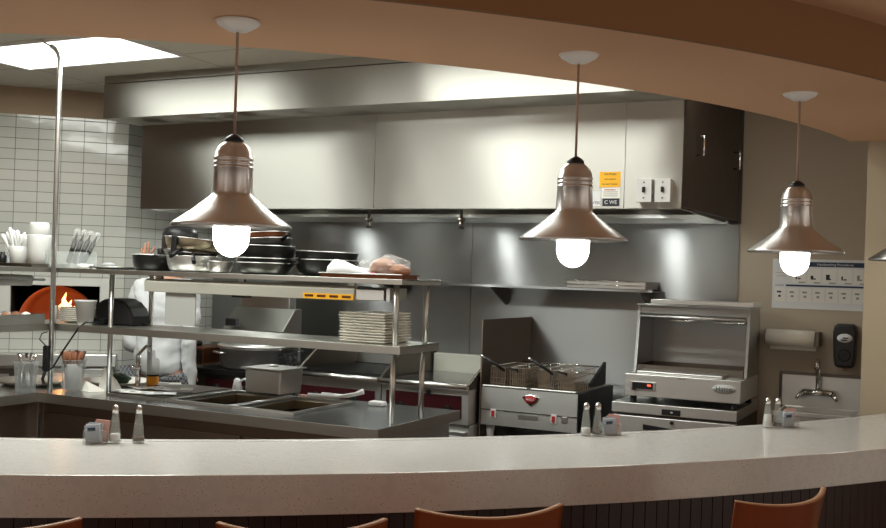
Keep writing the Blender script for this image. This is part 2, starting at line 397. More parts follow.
for p in HOODLAMPS:
    MB().lathe([(0, 0), (.045, 0), (.05, .02), (.05, .035)], c=(p[0], p[1], 2.165), n=24).cyl((p[0], p[1], 2.20), (p[0], p[1], 2.449), .015).build('lamp_fitting', 'aluminium', hood, 0, True)
    MB().lathe([(0, -.04), (.03, -.033), (.04, -.01), (.04, .02), (0, .02)], c=(p[0], p[1], 2.14), n=20).build('lamp_bulb', 'bulb', hood, 0, True)
cab = thing('suppression_cabinet', 'steel cabinet closing the right end of the exhaust hood, dark reflections painted in, with two wire handles', 'cabinet', (-1.19, 5.6, 1.93))
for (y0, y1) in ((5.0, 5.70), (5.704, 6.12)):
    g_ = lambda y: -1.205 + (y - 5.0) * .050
    MB().prism([(-1.209, y0), (g_(y0), y0), (g_(y1), y1), (-1.209, y1)], 'z', 1.918, 2.699).build('door', 'cabinetshade', cab, .001, True)
MB().prism([(-1.209, 6.124), (-1.147, 6.124), (-1.143, 6.198), (-1.209, 6.198)], 'z', 1.905, 2.699).build('dark_gap_strip', 'black', cab, 0, True)  # shade of the gap beside the wall, painted in as a black strip
for (x, y, z0, z1) in ((-1.192, 5.22, 2.195, 2.29), (-1.155, 5.98, 2.205, 2.30)):
    MB().tube([(x, y, z0), (x + .035, y, z0), (x + .035, y, z1), (x, y, z1)], .006).build('handle', 'chrome', cab, 0, True)
for i, x in enumerate((-3.325, -2.68)):
    nz = MB().cyl((x, 5.6, 1.87), (x, 5.6, 2.449), .010).cyl((x, 5.6, 1.83), (x, 5.6, 1.875), .018, 12, .012).cyl((x - .02, 5.6, 1.885), (x + .02, 5.6, 1.885), .012)
    tag(nz.build('fire_nozzle', 'darksteel', None, 0, loc=(x, 5.6, 1.83)), ('left' if i == 0 else 'right') + ' of two dark pipe nozzles hanging under the hood above the grill', 'nozzle', 'nozzles under the hood')
for i, (a, b) in enumerate(((-1.418, -1.345), (-1.325, -1.252))):
    t = thing('switch_box', ('left' if i == 0 else 'right') + ' of two white metal switch boxes on the hood front', 'switch', ((a + b) / 2, 5.0, 1.935), 0, 'switch boxes on the hood')
    MB().box(a, b, 4.945, 4.9995, 1.94, 2.05).build('box', 'aluminium', t, .003, True)
    MB().box(a - .002, b + .002, 4.940, 4.9445, 1.937, 2.053).build('cover_plate', 'white', t, .002, True)
    MB().box((a + b) / 2 - .007, (a + b) / 2 + .007, 4.930, 4.9395, 1.985, 2.012).build('toggle', 'black', t, .002, True)
    for z in (1.958, 2.034): MB().cyl(((a + b) / 2, 4.9395, z), ((a + b) / 2, 4.937, z), .004).build('screw', 'darksteel', t, 0, True)
st = thing('warning_sticker', 'yellow warning sticker on the hood front above white labels', 'sticker', (-1.572, 4.999, 2.016))
MB().box(-1.627, -1.518, 4.9985, 4.9997, 2.018, 2.095).build('backing', 'yellow', st, 0, True)
for z, t_, sz in ((2.082, 'CAUTION', .014), (2.057, 'HOT SURFACE', .009), (2.032, 'DO NOT TOUCH', .010)): text(t_, sz, 'ink', st, (0, -.001, z - 2.016))
st = thing('instruction_label', 'white printed label on the hood front right below the yellow sticker', 'sticker', (-1.57, 4.999, 1.96))
MB().box(-1.614, -1.518, 4.9985, 4.9997, 1.962, 2.015).build('backing', 'paper', st, 0, True)
text('WARNING', .012, 'redink', st, (0, -.001, .044))
for z in (.032, .022, .012): MB().box(-1.605, -1.53, 4.9978, 4.9984, 1.96 + z, 1.963 + z).build('text_line', 'greyink', st, 0, True)
st = thing('rating_plate', 'black rating plate with white letters at the bottom edge of the hood', 'sticker', (-1.565, 4.999, 1.92))
MB().box(-1.608, -1.52, 4.9985, 4.9997, 1.922, 1.960).build('backing', 'ink', st, 0, True)
text('C WE', .026, 'white', st, (0, -.001, .021))
st = thing('maker_label', 'pale grey label with small dark letters left of the black rating plate', 'sticker', (-1.65, 4.999, 1.92))
MB().box(-1.69, -1.618, 4.9985, 4.9997, 1.922, 2.0).build('backing', 'whitepacket', st, 0, True)
text('AVTEC', .020, 'ink', st, (.005, -.001, .018))

# backsplash sheets
for i, (a, b, lb) in enumerate(((-5.02, -2.878, 'long stainless backsplash sheet on the back wall behind the grill'), (-2.872, -1.15, 'stainless backsplash sheet on the back wall behind the fryer and warmer'))):
    tag(MB().box(a, b, 6.188, 6.199, .3, 1.9).build('backsplash_panel', 'splash', None, 0, loc=((a + b) / 2, 6.19, .3)), lb, 'backsplash')
# wall shelf
ws = thing('wall_shelf', 'narrow stainless shelf on brackets along the backsplash', 'shelf', (-2.5, 6.0, 1.5))
MB().box(-3.6, -1.58, 5.9, 6.187, 1.485, 1.49).box(-3.6, -1.58, 5.9, 5.906, 1.485, 1.500).build('board', 'splash', ws, .001, True)
for x in (-3.4, -2.62, -1.66):
    MB().prism([(6.187, 1.484), (5.93, 1.484), (5.93, 1.475), (6.17, 1.37), (6.187, 1.37)], 'x', x, x + .012).build('bracket', 'darksteel', ws, 0, True)
tr = thing('sheet_pan', 'lower of two aluminium sheet pans on the right end of the wall shelf', 'tray', (-1.86, 6.03, 1.5025), 0, 'sheet pans on the wall shelf')
def sheetpan(mat='aluminium'):
    mb = MB(); frame_box(mb, -.24, .24, -.14, .14, 0, .02, .002)
    mb.box(-.25, .25, -.148, -.14, .016, .021).box(-.25, .25, .14, .148, .016, .021).box(-.25, -.24, -.14, .14, .016, .021).box(.24, .25, -.14, .14, .016, .021); return mb
sheetpan().build('pan', 'aluminium', tr); MB().cyl((-.25, -.148, .019), (.25, -.148, .019), .003, 6).build('rim', 'chrome', tr)
tr2 = dup(tr, (-1.86, 6.03, 1.5245), 0, 'upper of two aluminium sheet pans on the right end of the wall shelf')

# ---------------------------------------------------------------- cooking line
gr = thing('charbroiler', 'black grated countertop charbroiler left of the flat griddle', 'grill', (-3.33, 5.65, .70))
MB().box(-3.64, -3.03, 5.30, 6.02, .70, .90).build('body', 'steel', gr, .003, True)
MB().box(-3.60, -3.07, 5.294, 5.2995, .735, .85).build('control_panel', 'maroon', gr, .002, True)
MB().cyl((-3.645, 5.265, .922), (-3.03, 5.265, .922), .015, 16).box(-3.64, -3.03, 5.265, 5.30, .90, .925).build('front_rail', 'steel', gr, 0, True)
mb = MB(); x = -3.60
while x < -3.06:
    mb.box(x, x + .012, 5.34, 5.96, .925, .945); x += .024
mb.box(-3.61, -3.05, 5.33, 5.345, .92, .95).box(-3.61, -3.05, 5.955, 5.97, .92, .95).build('grate', 'iron', gr, 0, True)
for x in (-3.64, -3.045): MB().prism([(5.33, .90), (5.30, .93), (5.52, 1.06), (6.02, 1.06), (6.02, .90)], 'x', x, x + .015).build('side_splash', 'darksteel', gr, 0, True)
MB().box(-3.625, -3.045, 6.005, 6.02, .90, 1.06).build('rear_splash', 'steel', gr, 0, True)
for x in (-3.48, -3.2): MB().cyl((x, 5.293, .79), (x, 5.262, .79), .024, 16).build('knob', 'black', gr, 0, True)
gd = thing('griddle', 'flat steel griddle with maroon control panel between charbroiler and fryer', 'griddle', (-2.73, 5.65, .70))
MB().box(-3.025, -2.455, 5.30, 6.02, .70, .90).build('body', 'steel', gd, .003, True)
MB().box(-2.99, -2.50, 5.294, 5.2995, .735, .865).build('control_panel', 'maroon', gd, .002, True)
MB().cyl((-3.03, 5.265, .922), (-2.45, 5.265, .922), .015, 16).box(-3.025, -2.455, 5.265, 5.30, .90, .925).build('front_rail', 'steel', gd, 0, True)
MB().box(-3.01, -2.47, 5.30, 5.95, .90, .93).build('cooking_plate', 'tabletop', gd, 0, True)
MB().prism([(5.33, .90), (5.30, .93), (5.55, 1.05), (6.02, 1.05), (6.02, .90)], 'x', -2.468, -2.453).build('side_splash', 'darksteel', gd, 0, True)
MB().box(-3.02, -2.47, 5.96, 6.02, .90, 1.045).build('rear_splash', 'heater', gd, .003, True)
for x in (-2.885, -2.583): MB().cyl((x, 5.293, .782), (x, 5.255, .782), .024, 16).box(x - .005, x + .005, 5.25, 5.262, .76, .804).build('knob', 'black', gd, 0, True)
MB().cyl((-2.71, 5.293, .875), (-2.71, 5.28, .875), .012).build('igniter', 'black', gd, 0, True)
cb = thing('chef_base', 'steel refrigerated base cabinet under the charbroiler and griddle', 'cabinet', (-3.05, 5.6, 0))
MB().box(-3.66, -2.447, 5.32, 6.05, .12, .695).build('body', 'steel', cb, .004, True)
for x in (-3.63, -3.04): MB().box(x, x + .57, 5.30, 5.319, .18, .66).build('drawer', 'aluminium', cb, .003, True)
MB().box(-2.60, -2.49, 5.296, 5.2995, .60, .635).build('name_plate', 'white', cb, 0, True)
for x in (-3.62, -2.49):
    for y in (5.37, 6.0): MB().cyl((x, y, 0), (x, y, .12), .02).build('leg', 'steel', cb, 0, True)

fr = thing('deep_fryer', 'countertop double deep fryer with steel front and black side, red badge', 'fryer', (-2.14, 5.75, .70))
MB().box(-2.43, -1.85, 5.42, 5.425, .70, .915).build('front_panel', 'steel', fr, 0, True)
MB().box(-2.43, -1.85, 5.4255, 6.05, .70, .78).box(-2.43, -1.856, 5.4255, 6.05, .78, .80).build('body', 'steel', fr, 0, True)
MB().box(-1.8555, -1.845, 5.426, 6.06, .70, .915).build('side_panel', 'black', fr, .002, True)
mb = MB(); frame_box(mb, -2.43, -1.857, 5.426, 6.05, .80, .918, .02); mb.box(-2.15, -2.13, 5.446, 6.03, .82, .915)
mb.build('tank', 'darksteel', fr, 0, True)
for a, b in ((-2.425, -2.15), (-2.13, -1.86)): MB().box(a, b, 5.415, 5.45, .918, .928).build('front_rim', 'aluminium', fr, .003, True)
MB().box(-2.43, -1.85, 5.415, 5.42, .785, .79).build('seam', 'darksteel', fr, 0, True)
bd = MB().prism([(-.052, .015), (-.03, .024), (0, .03), (.03, .024), (.052, .015), (.03, -.012), (0, -.035), (-.03, -.012)], 'y', 0, .004, Matrix.Translation((-2.125, 5.411, .862)))
bd = bd.build('badge', 'chrome', fr, .001, True)
MB().lathe([(0, -.002), (.034, -.002), (.034, .002), (0, .002)], Mx=Matrix.Translation((-2.125, 5.409, .864)) @ Matrix.Diagonal((1, 1, .62, 1)) @ Matrix.Rotation(PI / 2, 4, 'X')).build('oval', 'redink', bd, 0, True)
text('WELLS', .016, 'white', fr, (-2.125 + 2.14, 5.405 - 5.75, .864 - .70))
for x in (-2.352, -1.985):
    s_ = MB().box(x - .017, x + .017, 5.414, 5.4195, .742, .792).build('switch_plate', 'white', fr, .001, True)
    MB().box(x - .009, x + .009, 5.407, 5.4135, .75, .784).build('rocker', 'redink', s_, .001, True)
MB().box(-1.94, -1.905, 5.414, 5.4195, .752, .785).build('indicator_plate', 'aluminium', fr, .001, True)
MB().box(-2.20, -2.08, 5.417, 5.4195, .75, .775).build('rating_label', 'aluminium', fr, 0, True)
for x in (-2.39, -1.89):
    for y in (5.47, 6.0): MB().cyl((x, y, .60), (x, y, .70), .018, 12, .026).build('leg', 'white', fr, 0, True)
def basket(cx, cy, w_, d_, z0, z1):
    mb = MB(); nx = 7; ny = 9; nz = 6; t = .0016
    X0, X1, Y0, Y1 = cx - w_ / 2, cx + w_ / 2, cy - d_ / 2, cy + d_ / 2
    for i in range(nx + 1):
        x = X0 + (X1 - X0) * i / nx
        for y in (Y0, Y1): mb.box(x - t, x + t, y - t, y + t, z0, z1)
        mb.box(x - t, x + t, Y0, Y1, z0 - t, z0 + t)
    for i in range(ny + 1):
        y = Y0 + (Y1 - Y0) * i / ny
        for x in (X0, X1): mb.box(x - t, x + t, y - t, y + t, z0, z1)
        mb.box(X0, X1, y - t, y + t, z0 - t, z0 + t)
    for k in range(nz + 1):
        z = z0 + (z1 - z0) * k / nz
        for y in (Y0, Y1): mb.box(X0, X1, y - t, y + t, z - t, z + t)
        for x in (X0, X1): mb.box(x - t, x + t, Y0, Y1, z - t, z + t)
    return mb
bl = ['leftmost wire fry basket standing in the fryer, handle up', 'second wire fry basket from the left in the fryer', 'third wire fry basket from the left in the fryer, handle up', 'rightmost wire fry basket in the fryer, by the black side']
for i, x in enumerate((-2.355, -2.235, -2.06, -1.94)):
    t = thing('fry_basket', bl[i], 'basket', (x, 5.66, .87), 0, 'fry baskets in the fryer')
    basket(x, 5.66, .088, .36, .84, 1.03).build('basket', 'basket', t, 0, True)
    rim = MB().tube([(x - .044, 5.48, 1.03), (x + .044, 5.48, 1.03), (x + .044, 5.84, 1.03), (x - .044, 5.84, 1.03), (x - .044, 5.48, 1.03)], .0025, 6)
    rim.build('rim', 'aluminium', t, 0, True)
    if i in (0, 2):
        MB().tube([(x + .035, 5.485, 1.01), (x + .02, 5.44, 1.035), (x - .05, 5.40, 1.085)], .008).build('handle', 'black', t, 0, True)
        MB().tube([(x - .05, 5.40, 1.085), (x - .075, 5.385, 1.10)], .006).build('handle_tip', 'chrome', t, 0, True)
    else:
        MB().tube([(x, 5.48, 1.01), (x + .01, 5.455, 1.02), (x - .04, 5.445, 1.03)], .006).build('handle', 'black', t, 0, True)
rk = thing('drain_rack', 'black and chrome drain rack standing up at the right rear of the fryer', 'rack', (-1.9, 5.93, .92))
mb = MB()
for i in range(7): mb.cyl((-2.35 + i * .07, 5.95, .92), (-2.35 + i * .07, 5.95, 1.03), .003, 6)
mb.cyl((-2.40, 5.95, 1.03), (-1.90, 5.95, 1.03), .005, 8); mb.cyl((-2.40, 5.95, .985), (-1.90, 5.95, .985), .004, 8); mb.build('bars', 'chrome', rk, 0, True)
MB().prism([(5.70, .95), (5.96, 1.06), (5.96, .93), (5.70, .93)], 'x', -1.880, -1.862).build('end_plate', 'black', rk, 0, True)
tag(MB().box(-2.443, -2.434, 5.42, 6.18, .60, 1.30).build('splash_guard', 'brownsteel', None, .001, loc=(-2.44, 5.8, .60)), 'tall dark metal splash guard sheet at the left side of the fryer', 'guard')
ft = thing('fryer_table', 'low steel work table carrying the fryer', 'table', (-2.14, 5.75, 0))
MB().box(-2.43, -1.80, 5.44, 6.12, .57, .60).build('tabletop', 'steel', ft, .002, True)
for x in (-2.41, -1.82):
    for y in (5.47, 6.09): MB().cyl((x, y, 0), (x, y, .57), .018).build('leg', 'steel', ft, 0, True)

# worktop refrigerator and food warmer
rf = thing('worktop_refrigerator', 'steel worktop refrigerator under the glowing food warmer', 'refrigerator', (-1.34, 5.85, 0))
MB().box(-1.68, -1.005, 5.50, 6.17, .83, .886).build('worktop', 'steel', rf, .003, True)
MB().box(-1.67, -1.012, 5.56, 6.16, .12, .829).build('body', 'darksteel', rf, .003, True)
dr = MB().box(-1.675, -1.01, 5.505, 5.555, .16, .815).build('door', 'steel', rf, .004, True)
MB().prism([(-1.50, .745), (-1.50, .775), (-1.36, .764), (-1.15, .764), (-1.05, .775), (-1.05, .745)], 'y', 5.495, 5.504).build('handle', 'black', dr, 0, True)
MB().cyl((-1.345, 5.504, .795), (-1.345, 5.494, .795), .010).build('lock', 'black', dr, 0, True)
MB().box(-1.40, -1.30, 5.494, 5.4995, .836, .866).build('temperature_display', 'black', rf, .001, True)
MB().box(-1.352, -1.340, 5.492, 5.4935, .847, .856).build('display_digit', 'white', rf, 0, True)
for x in (-1.64, -1.05):
    for y in (5.6, 6.12): MB().cyl((x, y, 0), (x, y, .12), .02).build('foot', 'black', rf, 0, True)
wm = thing('food_warmer', 'open-fronted stainless chip warmer standing on the worktop refrigerator', 'warmer', (-1.30, 5.78, .887))
MB().box(-1.61, -.99, 5.50, 6.02, .925, 1.045).build('base', 'steel', wm, .003, True)
for x in (-1.57, -1.03):
    for y in (5.54, 5.96): MB().cyl((x, y, .887), (x, y, .925), .018).build('foot', 'black', wm, 0, True)
for x in (-1.61, -1.005): MB().prism([(5.665, 1.046), (5.725, 1.385), (5.725, 1.415), (6.02, 1.415), (6.02, 1.046)], 'x', x, x + .015).build('side_panel', 'splash', wm, 0, True)
MB().box(-1.594, -1.006, 6.0, 6.02, 1.046, 1.39).build('rear_panel', 'splash', wm, 0, True)
MB().box(-1.61, -.99, 5.70, 6.03, 1.416, 1.425).box(-1.594, -1.006, 5.725, 5.735, 1.37, 1.416).build('top_panel', 'splash', wm, .001, True)
MB().box(-1.56, -.99, 5.80, 6.06, 1.426, 1.45).build('top_housing', 'steel', wm, .002, True)
MB().cyl((-1.59, 5.70, 1.355), (-1.01, 5.70, 1.355), .008).build('front_bar', 'aluminium', wm, 0, True)
MB().box(-1.55, -1.09, 5.52, 5.66, 1.046, 1.062).build('bin_edge', 'aluminium', wm, .004, True)
mb = MB(); frame_box(mb, -1.59, -1.01, 5.665, 5.99, 1.046, 1.085, .006); mb.build('food_bin', 'darksteel', wm, 0, True)
for a in (-1.47, -1.20):
    mb = MB()
    mb.tube([(a, 5.78, 1.39), (a, 5.78, 1.335), (a + .17, 5.78, 1.335), (a + .17, 5.78, 1.39)], .0035, 6).tube([(a, 5.90, 1.39), (a, 5.90, 1.335), (a + .17, 5.90, 1.335), (a + .17, 5.90, 1.39)], .0035, 6)
    for k in range(4): mb.cyl((a + k * .056, 5.78, 1.335), (a + k * .056, 5.90, 1.335), .0025, 6)
    mb.build('lamp_guard', 'chrome', wm, 0, True)
cp = MB().box(-1.578, -1.438, 5.494, 5.4995, .96, 1.005).build('control_panel', 'aluminium', wm, .001, True)
MB().box(-1.565, -1.452, 5.490, 5.4935, .966, 1.0).build('display', 'black', cp, 0, True)
MB().box(-1.482, -1.462, 5.4885, 5.4895, .983, .992).build('digits', 'ledred', cp, 0, True)
MB().cyl((-1.555, 5.493, .967), (-1.555, 5.480, .967), .009).build('knob', 'black', cp, 0, True)
lg = MB().lathe([(0, 0), (.062, 0), (.062, .003), (0, .003)], Mx=Matrix.Translation((-1.075, 5.4995, .997)) @ Matrix.Diagonal((1, 1, .38, 1)) @ Matrix.Rotation(PI / 2, 4, 'X'))
lg.build('logo_plate', 'panelgrey', wm, 0, True)
text('Hatco', .036, 'ink', wm, (-1.075 + 1.30, 5.4955 - 5.78, .997 - .887))
text('HATCO', .012, 'ink', wm, (0, 5.4985 - 5.78, 1.034 - .887))
text('HATCO', .010, 'ink', wm, (0, 5.699 - 5.78, 1.4203 - .887))
# stove and pots at the left end of the line
sv = thing('stove', 'low dark stove carrying the large pot, behind the person', 'stove', (-4.15, 5.6, 0))
MB().box(-4.62, -3.67, 5.20, 6.02, .10, .88).build('body', 'darksteel', sv, .003, True)
MB().box(-4.62, -3.67, 5.15, 6.05, .88, .915).build('cooktop', 'iron', sv, .003, True)
MB().box(-4.25, -3.75, 5.19, 5.199, .76, .85).build('control_panel', 'maroon', sv, 0, True)
for x in (-4.15, -3.95, -3.82): MB().cyl((x, 5.189, .80), (x, 5.16, .80), .022).build('knob', 'black', sv, 0, True)
for x in (-4.58, -3.71):
    for y in (5.25, 5.95): MB().cyl((x, y, 0), (x, y, .10), .02).build('leg', 'steel', sv, 0, True)
pt = thing('stock_pot', 'large wide aluminium pot on the stove behind the steel shelf', 'pot', (-4.01, 5.42, .916), 1.1)
MB().lathe([(0, 0), (.23, 0), (.245, .012), (.248, .125), (.258, .13), (.258, .136), (.244, .136), (.24, .02), (0, .015)], n=48).build('body', 'aluminium', pt)
MB().lathe([(.25, .137), (.262, .137), (.262, .15), (.22, .165), (.03, .172), (0, .172)], n=48).build('lid', 'aluminium', pt)
for sx in (-1, 1): MB().tube([(sx * .246, -.05, .10), (sx * .29, -.05, .105), (sx * .29, .05, .105), (sx * .246, .05, .10)], .007).build('handle', 'steel', pt)
sk = thing('wire_skimmer', 'black wire skimmer basket standing right of the large pot', 'skimmer', (-3.70, 5.30, .916))
mb = MB()
for k in range(10):
    a = k * PI / 5; mb.tube([(.02 * math.cos(a), .02 * math.sin(a), .003), (.05 * math.cos(a), .05 * math.sin(a), .05), (.06 * math.cos(a), .06 * math.sin(a), .11)], .0022, 5)
for z, r_ in ((.05, .05), (.08, .055), (.11, .06), (.003, .02)): mb.tube([(r_ * math.cos(t * PI / 8), r_ * math.sin(t * PI / 8), z) for t in range(17)], .0025, 5)
mb.build('basket', 'iron', sk); MB().tube([(-.03, -.05, .10), (.03, -.12, .15), (.07, -.18, .155)], .005).build('handle', 'chrome', sk)
tb = thing('countertop_oven', 'small brown countertop oven left of the large pot', 'oven', (-4.43, 5.35, .916))
MB().box(-.13, .13, -.13, .13, .012, .12).build('body', 'copper', tb, .006)
MB().box(.0, .12, -.137, -.1305, .025, .105).build('door', 'black', tb, .002)
MB().box(-.14, .14, -.145, .14, 0, .012).build('base_plate', 'aluminium', tb)
MB().lathe([(0, 0), (.05, 0), (.055, .02), (.03, .04), (0, .042)], c=(-.05, 0, .121), n=20).build('lid', 'iron', tb)
lid = thing('steel_hood_lid', 'grey slanted steel lid standing open over the prep unit behind the stove', 'lid', (-4.2, 5.85, .918))
MB().prism([(5.72, .918), (5.72, 1.13), (5.66, 1.135), (5.80, 1.285), (5.88, 1.285), (5.88, .918)], 'x', -4.50, -4.0).build('lid', 'steel', lid, .004, True)
MB().prism([(5.80, 1.286), (5.80, 1.37), (5.88, 1.40), (5.88, 1.286)], 'x', -4.46, -4.05).build('upper_cover', 'steel', lid, .003, True)
MB().box(-4.45, -4.36, 5.62, 5.665, 1.16, 1.21).build('latch', 'black', lid, .006, True)

# ---------------------------------------------------------------- oven in the diagonal wall
def mA(mb, name, mat, par, bevel=0):
    mb.v = [tuple(MA @ Vector(p)) for p in mb.v]; return mb.build(name, mat, par, bevel, True)
ov = thing('pizza_oven', 'terracotta domed wall oven with a burning flame, set in the tiled wall', 'oven', tuple(MA @ Vector((-.44, .1, 1.05))))
mA(MB().box(-.78, S0, -.02, .02, 1.11, 1.45).box(S1, -.09, -.02, .02, 1.11, 1.45).box(S0, S1, -.02, .02, Z1, 1.45).box(S0, S1, -.02, .02, 1.11, Z0), 'frame', 'ovenframe', ov, .002)
cv = MB().box(S0 + .002, S1 - .002, .55, .56, 1.10, 1.43).box(S0 - .01, S0 + .002, .021, .56, 1.10, 1.43).box(S1 - .002, S1 + .01, .021, .56, 1.10, 1.43).box(S0, S1, .021, .56, 1.43, 1.44).box(S0, S1, .021, .56, 1.09, 1.10)
mA(cv, 'cavity', 'dark', ov)
dm = MB(); n1, n2 = 24, 10; vs = []
for j in range(n2 + 1):
    ph = j / n2 * PI / 2
    for i in range(n1 + 1):
        th = PI * i / n1
        vs.append((-.425 + .25 * math.cos(th) * math.cos(ph * .0 + 0) * (1 - .12 * (j / n2)), .05 + .40 * math.sin(ph), 1.14 + .255 * math.sin(th) * (1 - .18 * (j / n2) ** 2)))
fs = [(j * (n1 + 1) + i, j * (n1 + 1) + i + 1, (j + 1) * (n1 + 1) + i + 1, (j + 1) * (n1 + 1) + i) for j in range(n2) for i in range(n1)]
fs.append(tuple(n2 * (n1 + 1) + i for i in range(n1 + 1)))
dm.add(vs, fs, True); mA(dm, 'dome', 'terracotta', ov)
mA(MB().box(-.71, -.17, .03, .50, 1.10, 1.12), 'hearth', 'darksteel', ov)
fm = MB()
for (x, z, h, r_) in ((-.385, 1.22, .13, .022), (-.35, 1.21, .09, .02), (-.41, 1.21, .07, .016), (-.33, 1.20, .06, .014), (-.37, 1.20, .05, .03)):
    fm.tube([(x, .12, z), (x + .006, .12, z + h * .3), (x - .008, .12, z + h * .65), (x + .008, .12, z + h)], [r_ * .6, r_, r_ * .55, .002], 10)
mA(fm, 'flame', 'flame', ov)
pl_ = bpy.data.lights.new('flame_light', 'POINT'); pl_.energy = 1.0; pl_.color = (1, .45, .15); pl_.shadow_soft_size = .05
o = bpy.data.objects.new('flame_light', pl_); C.objects.link(o); o.parent = ov; o.location = (MA @ Vector((-.37, .06, 1.30))) - ov.location
mA(MB().cyl((-.375, .12, 1.121), (-.375, .12, 1.215), .02, 12), 'burner', 'steel', ov)
ob = thing('oven_ledge', 'stainless ledge cabinet along the tiled wall below the oven', 'cabinet', tuple(MA @ Vector((-.6, -.06, 0))))
mA(MB().box(-1.6, -.035, -.16, -.002, .875, .955), 'ledge', 'steel', ob, .004)
mA(MB().box(-1.6, -.05, -.12, -.002, .10, .874), 'body', 'steel', ob)
for a in (-1.55, -.90): mA(MB().box(a, a + .26, -.135, -.121, .60, .86), 'door', 'darksteel', ob, .003)
mA(MB().box(-.79, -.69, -.145, -.136, .80, .825), 'handle', 'aluminium', ob)
for a in (-.61, -.33): mA(MB().box(a, a + .25, -.135, -.121, .60, .86), 'door', 'steel', ob, .003)

# ---------------------------------------------------------------- pass table
tbl = thing('pass_table', 'long L-shaped stainless pass table with steam wells in front of the cooking line', 'table', (-3.2, 4.1, 0))
X0, X1, Y0, Y1 = -4.75, -2.13, 3.71, 4.49
WL = [(-3.76, -3.41), (-3.37, -3.02), (-2.985, -2.66)]
top = MB(); edges = [X0] + [q for w_ in WL for q in w_] + [X1]
top.box(X0, X1, Y0, 3.86, .855, .90).box(X0, X1, 4.36, Y1, .855, .90)
for i in range(0, len(edges), 2): top.box(edges[i], edges[i + 1], 3.86, 4.36, .855, .90)
top.box(X0, -4.09, 2.3, Y0, .855, .90)
top.build('tabletop', 'tabletop', tbl, .003, True)
MB().box(-4.094, -2.13, 3.704, 3.7095, .853, .901).box(-4.0895, -4.084, 2.3, 3.7035, .853, .901).box(-2.1295, -2.124, 3.704, 4.49, .853, .901).build('edge_band', 'shelfsteel', tbl, .001, True)
for (a, b) in WL:
    mb = MB(); frame_box(mb, a + .002, b - .002, 3.862, 4.358, .74, .905, .004)
    mb.box(a - .012, a + .006, 3.85, 4.37, .9005, .912).box(b - .006, b + .012, 3.85, 4.37, .9005, .912).box(a, b, 3.848, 3.866, .9005, .912).box(a, b, 4.354, 4.372, .9005, .912)
    mb.build('steam_well', 'steel', tbl, 0, True)
MB().box(-4.70, -2.17, 3.74, 4.46, .10, .854).box(-4.70, -4.13, 2.33, 3.74, .10, .854).build('base_cabinet', 'brownsteel', tbl, 0, True)
for a, b in ((-4.07, -3.42), (-3.40, -2.85), (-2.83, -2.19)):
    MB().box(a, b, 3.728, 3.739, .15, .80).build('cabinet_panel', 'brownsteel', tbl, .003, True)
MB().box(-4.135, -4.09, 3.715, 3.739, .05, .854).build('corner_post', 'steel', tbl, .002, True)
MB().box(-2.169, -2.16, 3.76, 4.45, .15, .85).build('side_panel', 'steel', tbl, .002, True)

# overshelf
osf = thing('pass_overshelf', 'two-tier stainless overshelf standing on the pass table', 'shelf', (-3.1, 4.0, .9))
def shelf(z, lip):
    mb = MB().box(-4.42, -2.10, 3.83, 4.19, z - .006, z).box(-4.42, -2.10, 3.826, 3.832, z - lip, z).box(-2.106, -2.10, 3.832, 4.19, z - lip, z).box(-4.42, -2.10, 4.185, 4.19, z - lip, z)
    mb.box(-4.42, -4.122, 2.5, 3.826, z - .006, z).box(-4.128, -4.122, 2.5, 3.826, z - lip, z); return mb
shelf(1.525, .023).build('upper_shelf', 'shelfsteel', osf, .001, True)
shelf(1.24, .034).build('lower_shelf', 'shelfsteel', osf, .001, True)
for (x, y, a, b) in ((-2.15, 3.87, 1.241, 1.518), (-2.15, 4.15, 1.241, 1.518), (-2.175, 3.905, .901, 1.204), (-2.15, 4.13, .901, 1.204), (-3.82, 3.915, .901, 1.519), (-3.79, 4.17, .901, 1.519)):
    MB().cyl((x, y, a), (x, y, b), .0125, 14).build('post', 'chrome' if False else 'steel', osf, 0, True)
h2 = thing('heat_lamp_strip', 'grey strip heat lamp under the left end of the upper shelf, with a thin rod', 'heat lamp', (-4.3, 3.3, 1.43))
MB().prism([(-4.40, 1.485), (-4.19, 1.485), (-4.17, 1.47), (-4.19, 1.43), (-4.40, 1.43)], 'y', 2.6, 3.74).build('housing', 'panelgrey', h2, .002, True)
MB().cyl((-4.165, 2.7, 1.452), (-4.165, 3.80, 1.462), .006).build('rod', 'steel', h2, 0, True)
for y in (2.8, 3.5): MB().box(-4.32, -4.28, y, y + .03, 1.485, 1.518).build('mount', 'steel', h2, 0, True)
cp_ = thing('power_pole', 'tall steel conduit pole rising from the table corner to the ceiling', 'pole', (-4.105, 3.80, .9))
MB().tube([(-4.105, 3.80, .901), (-4.105, 3.80, 2.575), (-4.115, 3.80, 2.61), (-4.14, 3.80, 2.64), (-4.17, 3.80, 2.655)], .0125, 14).build('pole', 'aluminium', cp_, 0, True)
MB().tube([(-4.17, 3.80, 2.655), (-4.215, 3.80, 2.675), (-4.255, 3.80, 2.699)], .005).build('cable', 'white', cp_, 0, True)
pw = thing('power_strip', 'black power outlet box hanging with its cables on the steel pole', 'power strip', (-4.14, 3.76, .93))
MB().box(-4.125, -4.09, 3.762, 3.786, 1.0, 1.13).build('box', 'black', pw, .006, True)
MB().tube([(-4.11, 3.77, 1.13), (-4.15, 3.765, 1.16), (-4.14, 3.77, 1.19), (-4.11, 3.78, 1.20)], .003, 6).tube([(-4.11, 3.77, 1.0), (-4.125, 3.77, .96), (-4.115, 3.772, .93)], .008, 6).build('cable', 'black', pw, 0, True)
ht = thing('heat_lamp_strip', 'cream strip heat lamp mounted under the upper shelf', 'heat lamp', (-2.85, 3.9, 1.42))
MB().prism([(3.845, 1.425), (3.84, 1.475), (3.86, 1.488), (4.0, 1.488), (4.0, 1.425)], 'x', -3.54, -2.345).build('housing', 'heater', ht, .002, True)
